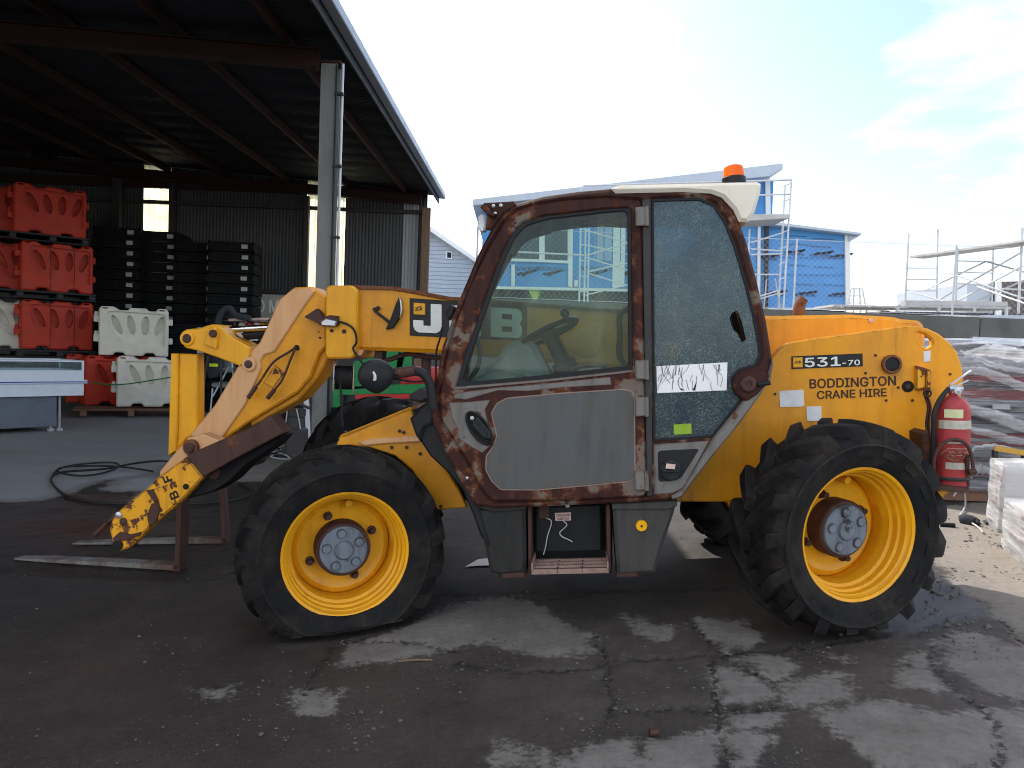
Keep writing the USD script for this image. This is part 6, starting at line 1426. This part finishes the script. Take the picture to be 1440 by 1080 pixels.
def film_shell(x0, x1, y0, y1, z0, z1, amp=.025, top_bump=.0, seed=1):
    per = [(x0, y1), (x0, y0), (x1, y0), (x1, y1)]
    pts, L = [], [0]
    for a, b in zip(per[:-1], per[1:]): L.append(L[-1] + math.hypot(b[0] - a[0], b[1] - a[1]))
    s = np.linspace(0, L[-1], nu)
    X_ = np.interp(s, L, [p[0] for p in per]); Y_ = np.interp(s, L, [p[1] for p in per])
    v = []
    for i in range(nz_):
        t = i / (nz_ - 1); zz = z0 + (z1 - z0) * t
        q = np.c_[X_, Y_, np.full(nu, zz)]
        n_ = (meshkit.fbm(np.c_[X_ * 2.2, Y_ * 2.2, np.full(nu, zz * 9 + seed)], 4, seed) - .5) * 2 * amp
        q[:, 1] += n_ - .012; q[:, 0] += np.sign(X_ - (x0 + x1) / 2) * np.abs(n_) * .5
        q[:, 2] += np.where(t > .9, (meshkit.noise(np.c_[X_ * 3, Y_ * 3, X_ * 0 + seed]) - .3) * top_bump, 0)
        v.append(q)
    v = np.vstack(v); f = []
    for i in range(nz_ - 1):
        k_ = np.arange(nu - 1) + i * nu; f.append(np.c_[k_, k_ + 1, k_ + 1 + nu]); f.append(np.c_[k_, k_ + 1 + nu, k_ + nu])
    o_ = len(v); tq_ = v[-nu:]
    cc_ = tq_.mean(0) + [0, 0, top_bump * .5]
    v = np.vstack([v, cc_[None]]); k_ = np.arange(nu - 1) + (nz_ - 1) * nu
    f.append(np.c_[k_, k_ + 1, np.full(nu - 1, o_)])
    return T(v, np.vstack(f))
part(pw, 'stretch_film', film_shell(x0_ - .03, xr, y0_ - .03, y0_ + 1.08, zb0 + .11, zt0 - .06, .045, .22, 3), 'film', True)
part(pw, 'film_fold', hull(np.array([at(x, y, d_) for x, y in ((1352, 562), (1352, 580), (1480, 598), (1480, 622), (1400, 580)) for d_ in (7.52, 7.54)])), 'film', True)
for k, pts in enumerate([[(1350, 492), (1375, 505), (1410, 516), (1480, 530)], [(1346, 520), (1380, 522), (1430, 540), (1480, 552)], [(1356, 500), (1390, 492), (1440, 500), (1480, 498)], [(1348, 600), (1390, 610), (1440, 622), (1480, 626)], [(1348, 572), (1390, 582), (1430, 596), (1480, 606)], [(1352, 640), (1390, 628), (1440, 640), (1480, 650)], [(1346, 668), (1380, 660), (1400, 668)]]):
    q = spline(np.array([at(x, y, 7.42 + .03 * math.sin(k * 2.1 + i_)) for i_, (x, y) in enumerate(pts)]), 26)
    q += np.c_[np.zeros(26), rng.normal(0, .012, 26), rng.normal(0, .006, 26)]
    wv = np.array([0, .02, 1.0]) * (.03 + .05 * ((k * 7) % 5) / 5)
    v_ = np.vstack([q - wv[None] * (.4 + .6 * np.sin(np.linspace(0, 3.1, 26)))[:, None], q + np.array([0, -.03, 0]), q + wv[None] * (.4 + .6 * np.sin(np.linspace(0, 3.1, 26)))[:, None]]); k_ = np.arange(25)
    part(pw, 'film_fold', T(v_, np.vstack([np.c_[k_, k_ + 1, k_ + 27], np.c_[k_, k_ + 27, k_ + 26], np.c_[k_ + 26, k_ + 27, k_ + 53], np.c_[k_ + 26, k_ + 53, k_ + 52]])), 'film_dense', True)
part(pw, 'packing_foam', box(x0_ + .3, xr, y0_ + .1, y0_ + .9, zf + .02, zt0 - .10, .06), 'stack_grey')
part(pw, 'paper_label', hull(np.array([at(x, y, 7.56) for x, y in ((1395, 568), (1420, 569), (1421, 576), (1396, 575))] + [at(x, y, 7.57) for x, y in ((1395, 568), (1420, 569), (1421, 576), (1396, 575))])), 'paper_white')
def crate_wrap(far_px, near_px, top_px, w, d, label, seed):
    a, b = G(*far_px), G(*near_px); dx = (b - a)[:2] / np.linalg.norm((b - a)[:2]); dep = (a - C) @ F
    h = at(top_px[0], top_px[1], dep)[2] - a[2]
    M = np.eye(4); M[:2, 0] = dx; M[:2, 1] = [-dx[1], dx[0]]; M[:3, 3] = a
    t = thing('wrapped_carton', label, 'carton', M)
    part(t, 'carton', box(.02, w - .02, .02, d, .01, h - .02, .01), 'paper_white')
    part(t, 'red_print', cat(box(w * .42, w * .50, .008, .018, h * .35, h * .85, .002), box(w * .55, w * .75, .008, .018, h * .62, h * .8, .002), box(w * .15, w * .3, .008, .018, h * .3, h * .38, .002)), 'stack_red')
    part(t, 'carton_strap', cat(*[box(0, w, -.006, .019, h * q, h * q + .012, .002) for q in (.3, .66)]), 'grey_plastic')
    part(t, 'stretch_film', film_shell(0, w, 0, d, 0.0, h, .011, .03, seed), 'film_dense', True)
    return t
crate_wrap((1388, 735), (1452, 790), (1393, 643), .42, .8, 'white carton wrapped in clear film on the ground at the right edge, taller one', 5)
crate_wrap((1410, 768), (1475, 830), (1414, 698), 1.0, .7, 'white film-wrapped carton nearest the camera at the right edge', 9)
bs = thing('yellow_frame', 'small yellow topped steel frame standing between the wrapped pallets at the right', 'frame')
part(bs, 'top_bar', beam(at(1398, 630, 7.1), at(1470, 642, 6.9), .05, .05), 'foam_yellow')
for p_ in ((1399, 633), (1440, 638)): part(bs, 'frame_leg', beam(at(*p_, 7.1), at(p_[0], p_[1] + 85, 7.1), .04, .04, up=(0, 1, 0)), 'dark_steel')
# litter and loose stones
gl_ = thing('work_glove', 'black work glove lying on the sunlit ground beside the wrapped cartons', 'glove')
for (a, b, r_) in (((1352, 735), (1368, 738), .05), ((1366, 737), (1376, 740), .022), ((1362, 733), (1376, 736), .02), ((1360, 732), (1371, 733), .018)): part(gl_, 'glove_finger' if r_ < .03 else 'glove_palm', xf(tube(spline([G(*a) + [0, 0, .02], (G(*a) + G(*b)) / 2 + [0, 0, .035], G(*b) + [0, 0, .015]], 8), r_, 8), np.diag([1, 1, 1, 1.0])), 'cloth_dark', True)
c = G(1322, 742); single('rubber_scrap', hull(np.array([c + [a, b, z] for a, b in ((0, 0), (.12, -.02), (.15, .04), (.04, .07)) for z in (.005, .035)])), 'rubber', 'scrap of black rubber on the ground right of the rear tyre', 'scrap')
c = G(1385, 738); single('dark_rag', hull(np.array([c + [a, b, z] for a, b, z in ((0, 0, .01), (.25, -.05, .01), (.28, .08, .01), (.05, .12, .01), (.12, .04, .07), (.2, .02, .06))])), 'cloth_dark', 'dark rag lying against the foot of the wrapped carton', 'rag')
wq = [G(1340, 712) + [0, 0, .1], G(1350, 708) + [0, 0, .16], G(1357, 716) + [0, 0, .06], G(1352, 730) + [0, 0, .02], G(1372, 742) + [0, 0, .02], G(1382, 752) + [0, 0, .02]]
single('loose_strap', tube(spline(wq, 30), .008, 5), 'plank', 'pale loose strapping band curling on the ground by the pallet', 'strap')
c = G(545, 932); a, b = G(560, 932), G(608, 930)
single('stick', tube([a + [0, 0, .008], (a + b) / 2 + [0, .004, .010], b + [0, 0, .008]], .006, 6), 'timber_old', 'thin brown stick on the ground in front of the front tyre', 'stick')
c = G(913, 1035); single('rusty_fitting', rod(c + [0, 0, .016], c + [.035, .005, .016], .014, 12), 'rust_steel', 'small rusty pipe fitting on the ground at the bottom of the photo', 'fitting')
a, b = G(652, 800), G(688, 788)
single('white_scrap', hull(np.array([G(654, 799) + [0, 0, .012], G(690, 797) + [0, 0, .012], G(690, 788) + [0, 0, .014], G(672, 792) + [0, 0, .03], G(690, 790) + [0, 0, .03]])), 'paper_white', 'white scrap of packing on the ground under the machine', 'scrap')
# stones
pr = stage.DefinePrim('/World/gravel_source'); pr.SetSpecifier(Sdf.SpecifierClass)
stones = []
for k in range(3):
    s = trimesh.creation.icosphere(1, 1.0); s.vertices *= (1 + (meshkit.noise(s.vertices * 1.7 + 10 * k, k)[:, None] - .5) * .9) * np.array([1, .8, .55]); stones.append(s)
PI = UsdGeom.PointInstancer.Define(stage, '/World/gravel')
custom(PI.GetPrim(), 'small loose stones and grit scattered over the yard', 'gravel', None, 'stuff')
tg = []
for k, s in enumerate(stones):
    usdkit.mesh(stage, f'/World/gravel/stone_{k + 1:03d}', s, MAT['stone']); tg.append(f'/World/gravel/stone_{k + 1:03d}')
PI.CreatePrototypesRel().SetTargets(tg)
N_ = 4600
pos, idx, scl, ori = [], [], [], []
while len(pos) < N_:
    u_, v_ = rng.uniform(-60, 1500), rng.uniform(700, 1079) if rng.random() < .9 else rng.uniform(740, 860)
    sunside = u_ > 1300 and v_ < 900
    dens = .25 + .6 * (u_ > 480) * (v_ > 900) + 3.0 * sunside
    if rng.random() > dens: continue
    p_ = G(u_, v_)
    if meshkit.noise(np.array([[p_[0] * 3, p_[1] * 3, 0.0]]), 5)[0] < (.30 if sunside else .42): continue
    r_ = float(np.clip(rng.lognormal(-5.3 if sunside else -5.95, .6), .0012, .022 if sunside else .012))
    pos.append(Gf.Vec3f(*[float(t) for t in (p_ + [0, 0, r_ * .2])])); idx.append(int(rng.integers(0, 3))); scl.append(Gf.Vec3f(r_)); q_ = rng.uniform(0, 2 * math.pi); ori.append(Gf.Quath(math.cos(q_ / 2), 0, 0, math.sin(q_ / 2)))
PI.CreatePositionsAttr(pos); PI.CreateProtoIndicesAttr(idx); PI.CreateScalesAttr(scl); PI.CreateOrientationsAttr(ori)
stage.RemovePrim('/World/gravel_source')
